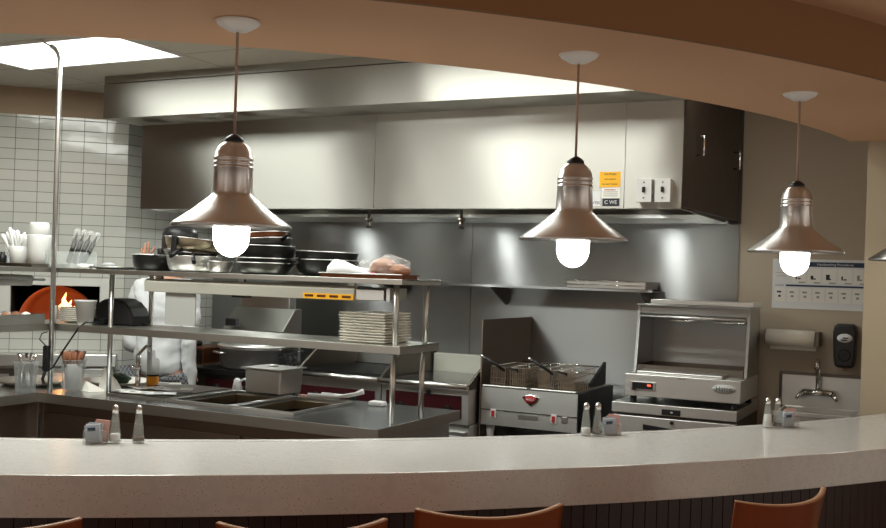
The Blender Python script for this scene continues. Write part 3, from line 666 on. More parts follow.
MB().prism([(3.85, 1.43), (3.85, 1.475), (3.87, 1.485), (4.0, 1.485), (4.0, 1.43)], 'x', -2.343, -2.20).build('junction_box', 'steel', ht, .002, True)
MB().box(-2.19, -2.17, 3.85, 4.0, 1.43, 1.485).build('end_bracket', 'steel', ht, .002, True)
lb_ = MB().box(-2.61, -2.348, 3.8395, 3.8445, 1.428, 1.452).build('warning_label', 'yellow', ht, 0, True)
for i in range(4): MB().box(-2.60 + i * .065, -2.555 + i * .065, 3.8385, 3.8394, 1.436, 1.446).build('text_line', 'copper', lb_, 0, True)
for x in (-3.50, -3.0, -2.4): MB().box(x, x + .03, 3.88, 3.9, 1.488, 1.517).build('mount', 'steel', ht, 0, True)
MB().box(-3.03, -2.96, 3.87, 3.93, 1.415, 1.4245).build('switch', 'black', ht, 0, True)
MB().box(-3.42, -3.235, 3.86, 3.866, 1.275, 1.424).box(-3.42, -3.235, 3.86, 3.93, 1.270, 1.2745).build('ticket_panel', 'panelgrey', ht, 0, True)

# ---------------------------------------------------------------- person
def skin_obj(name, mat, verts, edges, radii, parent, sub=2, disp=0, root=0):
    me = bpy.data.meshes.new(name); me.from_pydata(verts, edges, []); o = bpy.data.objects.new(name, me); C.objects.link(o); o.parent = parent
    me.materials.append(M[mat])
    o.modifiers.new('skin', 'SKIN')
    if not me.skin_vertices:
        bpy.context.view_layer.objects.active = o
    for i, r_ in enumerate(radii):
        me.skin_vertices[0].data[i].radius = r_ if isinstance(r_, tuple) else (r_, r_)
        me.skin_vertices[0].data[i].use_root = (i == root)
    s_ = o.modifiers.new('sub', 'SUBSURF'); s_.levels = sub; s_.render_levels = sub
    if disp:
        tx = bpy.data.textures.new('folds', 'CLOUDS'); tx.noise_scale = .14; tx.noise_depth = 2
        d = o.modifiers.new('disp', 'DISPLACE'); d.texture = tx; d.strength = disp; d.mid_level = .5; d.texture_coords = 'LOCAL'
    for md in o.modifiers:
        pass
    return o
def smoothed(o):
    o.modifiers['skin'].use_smooth_shade = True
pr = thing('person', 'person in white chef coat and black cap, seen from behind past the pass table', 'person', (-4.37, 4.93, 0))
V = [(0, 0, .96), (0, 0, 1.10), (0, .01, 1.25), (0, .01, 1.40), (.02, .02, 1.50), (.06, .04, 1.60), (.065, .05, 1.70),
     (-.17, .01, 1.42), (-.25, .0, 1.16), (-.16, .13, 1.08),
     (.17, .01, 1.42), (.20, .0, 1.14), (.18, .05, .90),
     (-.10, 0, .86), (-.11, .02, .48), (-.11, 0, .09), (-.11, .16, .035),
     (.10, 0, .86), (.11, .02, .48), (.11, 0, .09), (.11, .16, .035)]
Ed = [(0, 1), (1, 2), (2, 3), (3, 4), (4, 5), (5, 6), (3, 7), (7, 8), (8, 9), (3, 10), (10, 11), (11, 12), (0, 13), (13, 14), (14, 15), (15, 16), (0, 17), (17, 18), (18, 19), (19, 20)]
Rd = [(.08, .07), (.09, .07), (.12, .09), (.12, .08), .06, (.075, .09), (.075, .09), .06, .045, .032, .06, .045, .032, .07, .055, .042, .035, .07, .055, .042, .035]
def hand(w_, d, side, V, Ed, Rd, wi):
    d = Vector(d).normalized(); s_ = Vector(side).normalized()
    pc = Vector(w_) + d * .05; V.append(tuple(pc)); Ed.append((wi, len(V) - 1)); Rd.append((.026, .02)); pi_ = len(V) - 1
    for k, ln in enumerate((.062, .072, .068, .052)):
        b = pc + d * .035 + s_ * (.027 - .018 * k); nrm = d.cross(s_)
        V.append(tuple(b)); Ed.append((pi_, len(V) - 1)); Rd.append(.0095)
        for q in (.5, 1.0):
            V.append(tuple(b + d * ln * q * .9 + nrm * ln * .35 * q * q)); Ed.append((len(V) - 2, len(V) - 1)); Rd.append(.0085 if q < 1 else .007)
    b = Vector(w_) + d * .025 + s_ * .03; V.append(tuple(b)); Ed.append((pi_, len(V) - 1)); Rd.append(.011)
    V.append(tuple(b + d * .04 + s_ * .022)); Ed.append((len(V) - 2, len(V) - 1)); Rd.append(.009)
hand(V[9], (.4, .9, -.1), (1, -.4, 0), V, Ed, Rd, 9)
hand(V[12], (0, .15, -1), (0, 1, .1), V, Ed, Rd, 12)
smoothed(skin_obj('body', 'skin', V, Ed, Rd, pr))
# coat: torso with sleeves, loose
V = [(-.02, 0, .855), (-.02, 0, .98), (0, .0, 1.16), (0, .01, 1.30), (0, .01, 1.41), (.01, .02, 1.475),
     (-.17, .01, 1.41), (-.245, .0, 1.27), (-.26, -.01, 1.06), (-.17, .10, 1.05),
     (.17, .01, 1.41), (.215, .0, 1.27), (.205, -.01, 1.10), (.185, .03, .90), (.175, .04, .78)]
Ed = [(0, 1), (1, 2), (2, 3), (3, 4), (4, 5), (4, 6), (6, 7), (7, 8), (8, 9), (4, 10), (10, 11), (11, 12), (12, 13), (13, 14)]
Rd = [(.19, .15), (.18, .145), (.17, .14), (.18, .145), (.155, .12), .07, .075, .07, .07, .055, .075, .06, .05, .045, .042]
smoothed(skin_obj('coat', 'coat', V, Ed, Rd, pr, 4, .045))
V = [(-.01, 0, 1.0), (-.105, 0, .84), (-.11, .02, .46), (-.11, .01, .12), (.10, 0, .84), (.11, .02, .46), (.11, .01, .12)]
smoothed(skin_obj('trousers', 'trouser', V, [(0, 1), (1, 2), (2, 3), (0, 4), (4, 5), (5, 6)], [(.19, .14), (.13, .13), .09, .07, (.13, .13), .09, .07], pr, 2, .015))
MB().lathe([(0, -.14), (.05, -.135), (.085, -.10), (.098, -.04), (.099, .02), (.095, .03)], c=(.063, .03, 1.70), n=24).build('hair', 'hair', pr)
MB().lathe([(.102, -.015), (.107, .02), (.108, .045), (.098, .075), (.06, .095), (0, .10)], c=(.065, .045, 1.705), n=28).build('cap', 'black', pr)
hd = MB()
hd.lathe([(0, -.115), (.04, -.11), (.065, -.08), (.078, -.03), (.082, .02), (.07, .07), (0, .09)], c=(.065, .06, 1.665), n=24)
hd.cyl((.065, .135, 1.665), (.065, .162, 1.645), .012, 8, .016)
for sx in (-1, 1): hd.lathe([(0, -.03), (.014, -.02), (.018, .01), (.01, .03), (0, .032)], c=(.065 + sx * .085, .055, 1.66), n=10)
hd.build('face', 'skin', pr)
for sx in (-1, 1): MB().lathe([(0, -.011), (.01, -.005), (.01, .005), (0, .011)], c=(.065 + sx * .032, .134, 1.675), n=12).build('eye', 'white', pr)
MB().box(.04, .09, .130, .140, 1.605, 1.612).build('mouth', 'copper', pr, .002)
for sx in (-1, 1): MB().box(sx * .11 - .045, sx * .11 + .045, -.08, .20, 0, .085).build('shoe', 'black', pr, .03)

# ---------------------------------------------------------------- pans and things on the upper shelf
ZS = 1.5255
def pan(label, loc, r_, h, mat, hdir=None, hl=.19, tilt=(0, 0), group=None, name='frying_pan', hmat='iron', flare=.78, cat='pan', lift=20, inner=None):
    t = thing(name, label, cat, loc, 0, group); t.rotation_euler = (math.radians(tilt[0]), math.radians(tilt[1]), 0)
    MB().lathe([(0, 0), (r_ * flare, 0), (r_ * (flare + .5 * (1 - flare)), h * .16), (r_ * (flare + .82 * (1 - flare)), h * .5), (r_, h), (r_, h + .002), (r_ - .004, h + .001), (r_ * (flare + .75 * (1 - flare)) - .003, h * .5), (r_ * flare, h * .12), (0, .008)], n=40).build('bowl', mat, t)
    MB().tube([(r_ * math.cos(k * PI / 20), r_ * math.sin(k * PI / 20), h) for k in range(41)], .0022, 6).build('rim', 'aluminium', t)
    if hdir is not None:
        a = math.radians(hdir); c_, s_ = math.cos(a), math.sin(a); q = math.tan(math.radians(lift))
        MB().tube([(c_ * (r_ - .004), s_ * (r_ - .004), h * .8), (c_ * (r_ + .03), s_ * (r_ + .03), h * .8 + .03 * q + .004), (c_ * (r_ + hl), s_ * (r_ + hl), h * .8 + hl * q)], [.010, .008, .011], 8).build('handle', hmat, t)
    return t
p = pan('small deep black pan holding a few brown wooden utensils, left end of the pans', (-3.625, 4.00, ZS), .108, .08, 'iron')
wu = thing('wooden_utensils', 'bundle of small brown wooden utensils in the black pan', 'utensils', (-3.66, 3.98, ZS + .013))
for i in range(5): MB().cyl((random.uniform(-.02, .02), random.uniform(-.02, .02), 0), (random.uniform(-.05, .05), random.uniform(-.03, .03), .10 + .008 * i), .0045, 6).build('utensil', 'woodlight', wu)
tag(MB().lathe([(0, 0), (.016, 0), (.016, .10), (.013, .105), (0, .105)], n=16).build('spice_shaker', 'black'), 'small black cylinder standing in the black pan beside the wooden utensils', 'shaker').location = (-3.575, 3.99, ZS + .011)
pan('scratched silver steel pan at the bottom of the left pan pile', (-3.375, 4.01, ZS), .135, .078, 'aluminium', 215, .06, group='pans on the upper shelf', lift=10)
pan('black pan tucked under the brass-coloured pan, long handle pointing right', (-3.40, 4.02, ZS + .068), .125, .030, 'iron2', -48, .21, (0, 2), 'pans on the upper shelf', lift=-10)
pan('grey steel pan in the left pile with long handle slanting down right', (-3.42, 4.02, ZS + .080), .12, .030, 'aluminium', -66, .17, (0, -3), 'pans on the upper shelf', lift=-12)
pp = pan('shiny brass-coloured steel pan on top of the left pile, black clip on its side', (-3.385, 4.02, ZS + .098), .148, .064, 'brass', 190, .03, (-3, 3), 'pans on the upper shelf')
MB().box(-.015, .015, -.160, -.150, -.01, .068).build('clip', 'black', pp, .003)
pan('small shiny steel bowl between the two pan piles', (-3.15, 3.93, ZS), .062, .055, 'aluminium', None, group='pans on the upper shelf', flare=.6)
pan('grey steel pan at the bottom of the right pan pile', (-2.94, 4.00, ZS), .135, .055, 'iron2', 5, .06, group='pans on the upper shelf')
pan('black pan second from the bottom of the right pile', (-2.94, 4.00, ZS + .032), .137, .045, 'iron', -8, .08, group='pans on the upper shelf', lift=5)
pan('deep black pan in the middle of the right pile with dented side', (-2.94, 4.00, ZS + .068), .140, .068, 'iron', None, group='pans on the upper shelf', flare=.85)
pan('dark pan near the top of the right pile, handle pointing up right', (-2.95, 4.00, ZS + .115), .135, .05, 'iron2', -12, .045, (0, -5), 'pans on the upper shelf', lift=25)
pan('rust brown pan on top of the right pile', (-2.96, 4.00, ZS + .142), .130, .05, 'copper', None, .04, (0, -6), 'pans on the upper shelf')
pan('wide black pan under another black pan, right of the piles', (-2.685, 4.14, ZS), .150, .078, 'iron', -5, .03, group='pans on the upper shelf', lift=2, flare=.7)
pan('tilted black pan nested on the wide black pan', (-2.685, 4.14, ZS + .050), .150, .066, 'iron', None, group='pans on the upper shelf', flare=.72, tilt=(0, 1))
by = thing('baking_tray', 'brown baking tray at the right end of the upper shelf', 'tray', (-2.31, 3.90, ZS))
mb = MB(); frame_box(mb, -.207, .207, -.066, .066, 0, .018, .003); mb.box(-.215, .215, -.073, -.066, .014, .019).box(-.215, .215, .066, .073, .014, .019); mb.build('tray', 'copper', by)
MB().tube([(-.212, -.073, .018), (.212, -.073, .018)], .003, 6).build('rim', 'aluminium', by)
cl = MB(); n_ = 20; vs = []
for i in range(n_ + 1):
    for j in range(9):
        u_, v_ = i / n_, j / 8 * 2 - 1
        hgt = .055 * (1 - u_) ** .6 * (1 - v_ * v_ * .6) + .010 * math.sin(7 * u_ + 3 * v_) * (1 - u_) + .006
        vs.append((-.17 + u_ * .22, v_ * .055 * (1 - .2 * u_), max(.004, hgt * (1 if abs(v_) < 1 else 0) + .004)))
cl.add(vs, [(i * 9 + j, (i + 1) * 9 + j, (i + 1) * 9 + j + 1, i * 9 + j + 1) for i in range(n_) for j in range(8)], True)
o = tag(cl.build('folded_cloth', 'coat'), 'folded white cloth lying on the brown tray, left side', 'cloth'); o.location = (-2.325, 3.90, ZS + .0045)
sd = o.modifiers.new('solid', 'SOLIDIFY'); sd.thickness = .006; sd.offset = 1
bg = thing('bagged_bread', 'bread rolls in a clear crinkled plastic bag on the tray', 'bread', (-2.205, 3.90, ZS + .004))
def blob(rx, ry, rz, seed, amp, n=24):
    rnd = random.Random(seed); ph = [rnd.uniform(0, 6.3) for _ in range(6)]; mb = MB(); prof = []
    vs = []; m = n // 2
    for j in range(m + 1):
        for i in range(n):
            th = 2 * PI * i / n; f = PI * j / m
            k = 1 + amp * (math.sin(3 * th + ph[0] + 2 * f) + math.sin(5 * th + ph[1]) * math.sin(4 * f + ph[2]) + math.sin(7 * f + ph[3] + 2 * th))
            vs.append((rx * math.sin(f) * math.cos(th) * k, ry * math.sin(f) * math.sin(th) * k, -rz * math.cos(f) * k + rz))
    mb.add(vs, [(j * n + i, j * n + (i + 1) % n, (j + 1) * n + (i + 1) % n, (j + 1) * n + i) for j in range(m) for i in range(n)], True); return mb
o = blob(.06, .045, .040, 3, .05).build('bread', 'bread', bg); o.location = (-.03, 0, .005)
o = blob(.05, .04, .028, 5, .05).build('bread', 'bread', bg); o.location = (.05, .0, .003)
o = blob(.100, .058, .048, 8, .075, 26).build('bag', 'film', bg); o.location = (0, 0, 0)
for p_ in o.data.polygons: p_.use_smooth = False
MB().tube([(-.09, -.02, .06), (-.115, -.03, .05), (-.125, -.02, .062)], [.02, .006, .018], 10).build('bag_neck', 'film', bg)
o = blob(.015, .006, .010, 2, .03, 12).build('label', 'bag', bg); o.location = (-.045, -.066, .004)

# left end of the upper shelf
ty = thing('serving_tray', 'dark flat tray at the left end of the upper shelf', 'tray', (-4.36, 3.93, ZS))
mb = MB(); frame_box(mb, -.28, .10, -.13, .13, 0, .018, .004); mb.build('tray', 'darksteel', ty, .002)
ct = thing('cup_tower', 'tall stack of white foam cups on the upper shelf tray', 'cups', (-4.345, 3.92, ZS + .0045))
MB().lathe([(0, 0), (.055, 0), (.062, .16), (.060, .165), (.0, .165)], n=28).build('cup_stack', 'white', ct)
MB().lathe([(.052, .166), (.058, .172), (.048, .225), (.044, .23), (0, .23)], n=28).build('top_cup', 'white', ct)
sp = thing('spoon_cup', 'white plastic spoons fanned out in a white tub beside the foam cups', 'utensils', (-4.465, 3.90, ZS + .0045))
MB().lathe([(0, 0), (.045, 0), (.055, .10), (.052, .102), (.042, .004), (0, .004)], n=24).build('tub', 'white', sp)
for k in range(9):
    a = -.9 + k * .19; L = .20 - .012 * abs(k - 3)
    MB().tube([(.02 * math.sin(a), (k % 3 - 1) * .015, .01), (math.sin(a) * .6 * L, (k % 3 - 1) * .02, L * .7), (math.sin(a) * .8 * L, (k % 3 - 1) * .02, L * .92), (math.sin(a) * .86 * L, (k % 3 - 1) * .02, L)], [.006, .007, .014, .006], 8).build('spoon', 'white', sp)
tag(MB().lathe([(0, 0), (.022, 0), (.022, .05), (.012, .058), (.012, .07), (0, .07)], n=18).build('spice_jar', 'black'), 'small black jar left of the white spoons', 'jar').location = (-4.548, 3.86, ZS + .0045)
tag(MB().lathe([(0, 0), (.04, 0), (.045, .10), (.043, .10), (.038, .004), (0, .004)], n=24).build('clear_cup', 'plasticclear'), 'clear plastic cup at the far left edge of the shelf tray', 'cup').location = (-4.58, 3.96, ZS + .0045)
bn = thing('wrapped_cutlery_bin', 'black handled forks in cling film leaning in a clear plastic bin', 'utensils', (-4.16, 3.98, ZS))
mb = MB(); frame_box(mb, -.13, .10, -.07, .07, 0, .085, .003); mb.build('bin', 'plasticclear', bn)
for k in range(4):
    x = -.02 + .022 * k; Mx = Matrix.Translation((x, -.02 + .012 * k, .008)) @ Matrix.Rotation(math.radians(20 + 4 * k), 4, 'Y')
    MB().cyl((0, 0, .02), (0, 0, .15), .012, 8, Mx=Mx).cyl((0, 0, .15), (0, 0, .19), .009, 8, .002, Mx=Mx).build('fork', 'black', bn)
    MB().tube([(0, 0, 0), (0, 0, .12), (.0, 0, .19), (0, 0, .21)], [.006, .013, .02, .012], 8, Mx=Mx).build('film_wrap', 'film', bn)
pn = thing('serving_plate', 'flat pale plate with a grey scrubber on it, beside the wrapped forks', 'plate', (-3.90, 4.02, ZS))
MB().lathe([(0, 0), (.09, 0), (.13, .012), (.131, .015), (.09, .006), (0, .006)], n=36).build('plate', 'aluminium', pn)
o = tag(blob(.045, .03, .012, 4, .05, 16).build('scrubber', 'greyink'), 'grey metal scrubber lying on the flat plate', 'scrubber'); o.location = (-3.93, 4.0, ZS + .010)
tag(MB().lathe([(0, 0), (.035, 0), (.04, .022), (.036, .024), (0, .022)], n=24).build('lid_stack', 'white'), 'low white stack of lids in front of the flat plate', 'lids').location = (-4.02, 3.93, ZS) 

# ---------------------------------------------------------------- lower shelf
ZL = 1.2405
gp = 'square cream platters stacked on the lower shelf'
def platter():
    mb = MB(); a, b = .100, .118; z = .0115
    vs = [(-a, -a, 0), (a, -a, 0), (a, a, 0), (-a, a, 0), (-b, -b, z - .003), (b, -b, z - .003), (b, b, z - .003), (-b, b, z - .003), (-b, -b, z), (b, -b, z), (b, b, z), (-b, b, z), (-a, -a, z - .005), (a, -a, z - .005), (a, a, z - .005), (-a, a, z - .005)]
    fs = [(3, 2, 1, 0), (12, 13, 14, 15)]
    for k in (0, 4, 8): fs += [(k + i, k + (i + 1) % 4, k + 4 + (i + 1) % 4, k + 4 + i) for i in range(4)]
    return mb.add(vs, fs)
p0 = tag(platter().build('square_platter', 'cream', None, .001), 'topmost square cream platter of the stack on the lower shelf', 'plate', gp)
for k in range(11):
    o = p0 if k == 10 else p0.copy()
    if k != 10: C.objects.link(o); o['label'] = 'square cream platter inside the stack, not the top or bottom one'
    if k == 0: o['label'] = 'bottom square cream platter of the stack on the lower shelf'
    o.location = (-2.325 + random.uniform(-.003, .003), 4.0 + random.uniform(-.003, .003), ZL + k * .0122); o.rotation_euler = (0, 0, random.uniform(-.02, .02))
bw = thing('black_domed_case', 'rounded black case with a power plug on the lower shelf', 'case', (-3.852, 4.035, ZL)); bw.scale = (.92, .92, 1)
prof = [(-.14, 0), (-.142, .08), (-.125, .11), (-.09, .128), (-.04, .138), (.02, .136), (.07, .12), (.11, .09), (.132, .05), (.138, 0)]
MB().prism(prof, 'y', -.075, .075).build('case', 'black', bw, .015)
MB().box(-.11, -.03, -.115, -.077, .005, .035).build('plug', 'iron', bw, .008)
MB().tube([(-3.87, 3.88, ZL + .015), (-3.92, 3.825, ZL + .014), (-3.955, 3.812, ZL - .01), (-4.03, 3.775, 1.11), (-4.085, 3.755, 1.02), (-4.11, 3.750, 1.01)], .005, 8).build('power_cord', 'black', bw, 0, True)
wc = thing('plastic_tub', 'translucent white plastic tub with crumpled liner on the lower shelf', 'tub', (-3.965, 3.886, ZL))
MB().lathe([(0, 0), (.038, 0), (.052, .115), (.056, .118), (.056, .125), (.050, .125), (.036, .004), (0, .004)], n=28).build('tub', 'white', wc)
MB().lathe([(0, .004), (.03, .006), (.045, .11), (0, .10)], n=14, smooth=False).build('liner', 'film', wc)
gpp = 'white plates on the lower shelf left'
p1 = MB().lathe([(0, 0), (.07, 0), (.125, .014), (.126, .017), (.07, .005), (0, .005)], n=40).build('dinner_plate', 'cream', None)
tag(p1, 'top plate of the white stack in front of the oven', 'plate', gpp)
for k in range(7):
    o = p1 if k == 6 else p1.copy()
    if k != 6: C.objects.link(o); o['label'] = 'white dinner plate within the stack below the top one, in front of the oven' if k else 'bottom white dinner plate of the stack in front of the oven'
    o.location = (-4.137, 4.03, ZL + k * .010)
tag(MB().cyl((0, 0, 0), (0, 0, .09), .012, 12).build('white_candle', 'white', None, 0), 'white candle-like tube standing before the oven flame', 'candle').location = (-4.155, 3.86, ZL)
bt = thing('food_tray', 'steel tray of bread pieces at the left end of the lower shelf', 'tray', (-4.25, 3.60, ZL))
mb = MB(); frame_box(mb, -.11, .13, -.20, .17, 0, .05, .003); mb.build('tray', 'steel', bt, .002)
for k in range(9):
    o = blob(.028, .024, .018, k, .06, 14).build('bread_piece', 'bread' if k % 2 else 'paper', bt); o.location = (-.07 + .07 * (k % 3), -.14 + .12 * (k // 3), .022)
tag(MB().box(-.045, .045, -.025, .025, 0, .028).build('brown_box', 'woodlight', None, .003, loc=None), 'small flat brown box with white lid on the lower shelf', 'box').location = (-4.31, 3.86, ZL)
tag(MB().box(-.047, .047, -.027, .027, 0, .006).build('box_lid', 'white', None, .002), 'thin white card lying on the brown box', 'card').location = (-4.31, 3.86, ZL + .0285)

# ---------------------------------------------------------------- pass table things
ZT = .9005
def tubth(name, label, loc, r_, h, cat='tub'):
    t = thing(name, label, cat, loc); MB().lathe([(0, 0), (r_ * .82, 0), (r_, h), (r_ * 1.06, h + .001), (r_ * 1.06, h + .006), (r_ * .97, h + .004), (r_ * .79, .005), (0, .005)], n=32).build('container', 'plasticclear', t); return t
t = tubth('handle_container', 'clear plastic container full of copper brown wooden handles', (-4.02, 3.87, ZT), .062, .155, 'container')
for k in range(16):
    a = k * 2.4; q = .045 * math.sqrt((k + .5) / 16)
    MB().cyl((q * .9 * math.cos(a), q * .9 * math.sin(a), .13), (q * 1.6 * math.cos(a), q * 1.6 * math.sin(a), .20), .008, 8).build('wooden_handle', 'woodlight', t)
MB().lathe([(0, 0), (.035, 0), (.045, .13), (0, .13)], c=(0, 0, .008), n=20).build('liner', 'whitepacket', t)
t = tubth('cutlery_jar', 'clear plastic jar of steel spoons at the left end of the pass table', (-4.155, 3.69, ZT), .058, .145, 'container')
for k in range(7):
    a = k * 2.4; MB().tube([(.02 * math.cos(a), .02 * math.sin(a), .03), (.035 * math.cos(a), .035 * math.sin(a), .15), (.045 * math.cos(a), .045 * math.sin(a), .19)], [.014, .004, .009], 8).build('spoon', 'chrome', t)
for i, (x, y, lb) in enumerate(((-3.87, 3.98, 'crumpled white paper napkin standing up on the pass table'), (-3.93, 3.92, 'low folded paper napkin with brown edge on the pass table'))):
    mb = MB(); z = .13 if i == 0 else .05
    mb.add([(-.07, -.02, 0), (.02, -.05, 0), (.06, .03, 0), (-.03, .04, 0), (-.05, 0, z), (.03, .01, z * .45), (0, -.03, z * .3)], [(0, 1, 6), (1, 2, 5, 6), (0, 6, 4), (6, 5, 4), (2, 3, 4, 5), (3, 0, 4), (0, 3, 2, 1)])
    tag(mb.build('paper_napkin', 'paper', None, .002), lb, 'napkin', 'napkins on the pass table').location = (x, y, ZT)
for i, (x, y, r_, lb) in enumerate(((-4.40, 3.95, .19, 'large white round platter at the left end of the pass table'), (-4.05, 4.22, .185, 'large white round platter behind the container of handles'))):
    tag(MB().lathe([(0, 0), (r_ * .7, 0), (r_, .022), (r_ + .002, .026), (r_ * .7, .006), (0, .006)], n=48).build('round_platter', 'cream'), lb, 'plate', 'round platters').location = (x, y, ZT)
dg = tag(blob(.06, .045, .03, 7, .06).build('green_vegetable', 'darksteel'), 'small dark green bundle lying on the round platter', 'vegetable'); dg.location = (-4.0, 4.18, ZT + .007)
bm_ = plain('leaf_green', (.03, .06, .03), .6); dg.data.materials.clear(); dg.data.materials.append(bm_)
fc = thing('tap', 'chrome swivel tap on the pass table left of the steam wells', 'tap', (-3.80, 4.10, ZT))
MB().lathe([(0, 0), (.028, 0), (.026, .015), (.013, .03), (.014, .10), (.018, .11), (.014, .12), (.012, .19), (0, .195)], n=20).build('body', 'chrome', fc)
MB().tube([(0, 0, .18), (.02, -.01, .20), (.08, -.03, .235), (.105, -.035, .235), (.11, -.037, .21)], .009, 10).build('spout', 'chrome', fc)
MB().tube([(0, 0, .11), (-.035, -.01, .115), (-.045, -.01, .13)], .006, 8).build('lever', 'chrome', fc)
sb = thing('sauce_bottle', 'clear squeeze bottle half full of orange sauce next to the tap', 'bottle', (-3.735, 4.14, ZT))
MB().lathe([(0, 0), (.030, 0), (.031, .075), (0, .075)], n=24).build('sauce', 'mustard', sb)
MB().lathe([(.031, .076), (.032, .15), (.028, .165), (.012, .172), (.006, .21), (0, .21)], n=24).build('bottle', 'plasticclear', sb)
MB().lathe([(.0325, .078), (.0325, .084)], n=24).build('band', 'black', sb)
# order papers over the first well
wc_ = thing('well_cover', 'dark metal cover over the leftmost steam well, under the order papers', 'cover', (-3.585, 4.11, .9125))
MB().box(-.175, .175, -.25, .25, 0, .006).build('sheet', 'darksteel', wc_, .001)
for k in range(9):
    x = -3.70 + .075 * (k % 4) + random.uniform(-.02, .02); y = 3.92 + .13 * (k // 4) + random.uniform(-.02, .02)
    mb = MB().box(-.072, .072, -.045, .045, 0, .001)
    lbs = ['order slip on the well cover, blue-inked one'] * 9
    t = thing('order_slip', 'white order slip with dark print scattered on the dark well cover', 'paper', (x, y, .919 + k * .0021), random.uniform(-.8, .8), 'order slips on the well cover')
    mb.build('sheet', 'paper' if k % 3 else 'whitepacket', t)
    MB().box(-.035, .01, -.015, .02, .0011, .0016).build('print', 'greyink' if k % 2 else 'bluepacket', t)
# steam pans
sp_ = thing('steel_food_pan', 'deep covered stainless food pan standing at the back of the pass table', 'pan', (-3.155, 4.40, ZT + .012))
MB().prism([(-.105, 0), (.105, 0), (.113, .125), (-.113, .125)], 'y', -.10, .10).build('body', 'brass' if False else 'steel', sp_, .008)
MB().box(-.125, .125, -.115, .115, .126, .133).build('lid', 'aluminium', sp_, .002)
o = blob(.03, .02, .006, 6, .1, 14).build('foil', 'aluminium', sp_); o.location = (-.02, .02, .133)
for i, (a, b) in enumerate(WL[1:]):
    t = thing('well_pan', ('middle' if i == 0 else 'rightmost') + ' shallow steel pan set down in the steam well', 'pan', ((a + b) / 2, 4.11, .82), 0, 'pans set in the steam wells')
    mb = MB(); frame_box(mb, -.150, .150, -.225, .225, 0, .075, .003); mb.box(-.158, .158, -.235, -.226, .07, .075).box(-.158, .158, .226, .235, .07, .075)
    mb.build('pan', 'brass', t, .002); MB().box(-.147, .147, -.222, .222, .004, .03).build('food', 'copper' if i else 'darksteel', t)
ld = thing('ladle_cup', 'small white plastic cup with a handle behind the steam wells', 'cup', (-3.42, 4.44, ZT))
MB().lathe([(0, 0), (.028, 0), (.018, .055), (.008, .065), (0, .065)], n=20).build('cup', 'white', ld)
MB().tube([(.02, 0, .05), (.05, 0, .065), (.065, 0, .045), (.06, 0, .015)], .006, 8).build('handle', 'whitepacket', ld)
tg = thing('tongs', 'pair of white handled tongs lying across the wells at the right', 'tongs', (-2.66, 4.33, .922))
MB().tube([(-.20, -.05, .008), (-.05, -.01, .012), (.02, .03, .03), (.06, .05, .045)], [.016, .008, .006, .012], 8).build('arm', 'white', tg)
MB().tube([(-.17, .03, .008), (-.03, .04, .012), (.06, .05, .035)], [.014, .008, .008], 8).build('arm', 'aluminium', tg)
o = tag(MB().box(-.04, .04, -.025, .025, 0, .022).build('white_tub', 'whitepacket', None, .006), 'small low white tub beside the tongs by the shelf leg', 'tub'); o.location = (-2.52, 4.38, ZT)
o = tag(MB().box(-.05, .05, -.015, .015, 0, .012).build('red_package', 'pinkpacket', None, .003), 'small pink wrapped package by the steel food pan', 'package'); o.location = (-2.96, 4.43, ZT)

# ---------------------------------------------------------------- handwash corner
po = thing('handwash_poster', 'handwashing instruction poster on the wall above the sink', 'poster', (-.70, 6.199, 1.42))
MB().box(-.955, -.44, 6.196, 6.1995, 1.42, 1.705).build('sheet', 'whitepacket', po, 0, True)
MB().box(-.78, -.45, 6.1945, 6.1955, 1.663, 1.69).build('title_bar', 'blueink', po, 0, True)
text('Handwashing Procedures', .019, 'white', po, (.085, -.006, .2565))
MB().box(-.88, -.45, 6.1945, 6.1955, 1.548, 1.558).build('divider', 'blueink', po, 0, True)
text('ECOLAB', .012, 'blueink', po, (-.215, -.005, .133)); text('How to wash', .012, 'greyink', po, (-.205, -.005, .205)); text('your hands', .012, 'greyink', po, (-.205, -.005, .188))
for i in range(5):
    x = -.845 + .082 * i
    q = MB().box(x, x + .072, 6.1945, 6.1955, 1.568, 1.652).build('picture', 'paper', po, 0, True)
    MB().box(x + .018, x + .026 + .006 * (i % 3), 6.1930, 6.1940, 1.59, 1.62 - .008 * (i % 2)).box(x + .03, x + .045, 6.1930, 6.1940, 1.59, 1.597).build('drawing', 'ink' if i != 4 else 'greyink', q, 0, True)
    MB().box(x + .035, x + .07, 6.1930, 6.1940, 1.569, 1.575).build('caption', 'greyink', q, 0, True)
for i in range(7):
    x = -.94 + .07 * i
    q = MB().box(x, x + .06, 6.1945, 6.1955, 1.46, 1.54).build('picture', 'paper', po, 0, True)
    MB().box(x + .012, x + .036, 6.1930, 6.1940, 1.51, 1.520).box(x + .02, x + .034, 6.1930, 6.1940, 1.485, 1.497).build('drawing', 'blueink' if i == 0 else 'greyink', q, 0, True)
tw = thing('paper_towel_roll', 'paper towel roll on a wall holder above the sink left', 'paper towel', (-.82, 6.10, 1.2))
MB().cyl((-.965, 6.11, 1.255), (-.70, 6.11, 1.255), .047, 28).build('roll', 'towel', tw, 0, True)
MB().box(-.695, -.675, 6.06, 6.199, 1.215, 1.295).build('bracket', 'darksteel', tw, .002, True)
MB().box(-.972, -.967, 6.09, 6.199, 1.22, 1.29).build('bracket', 'darksteel', tw, .002, True)
MB().cyl((-.972, 6.11, 1.255), (-.68, 6.11, 1.255), .008).build('rod', 'steel', tw, 0, True)
MB().box(-.95, -.70, 6.153, 6.1575, 1.185, 1.25).build('loose_sheet', 'towel', tw, 0, True)
sd = thing('soap_dispenser', 'black soap dispenser with oval window on the wall right of the towel roll', 'soap dispenser', (-.545, 6.15, 1.1))
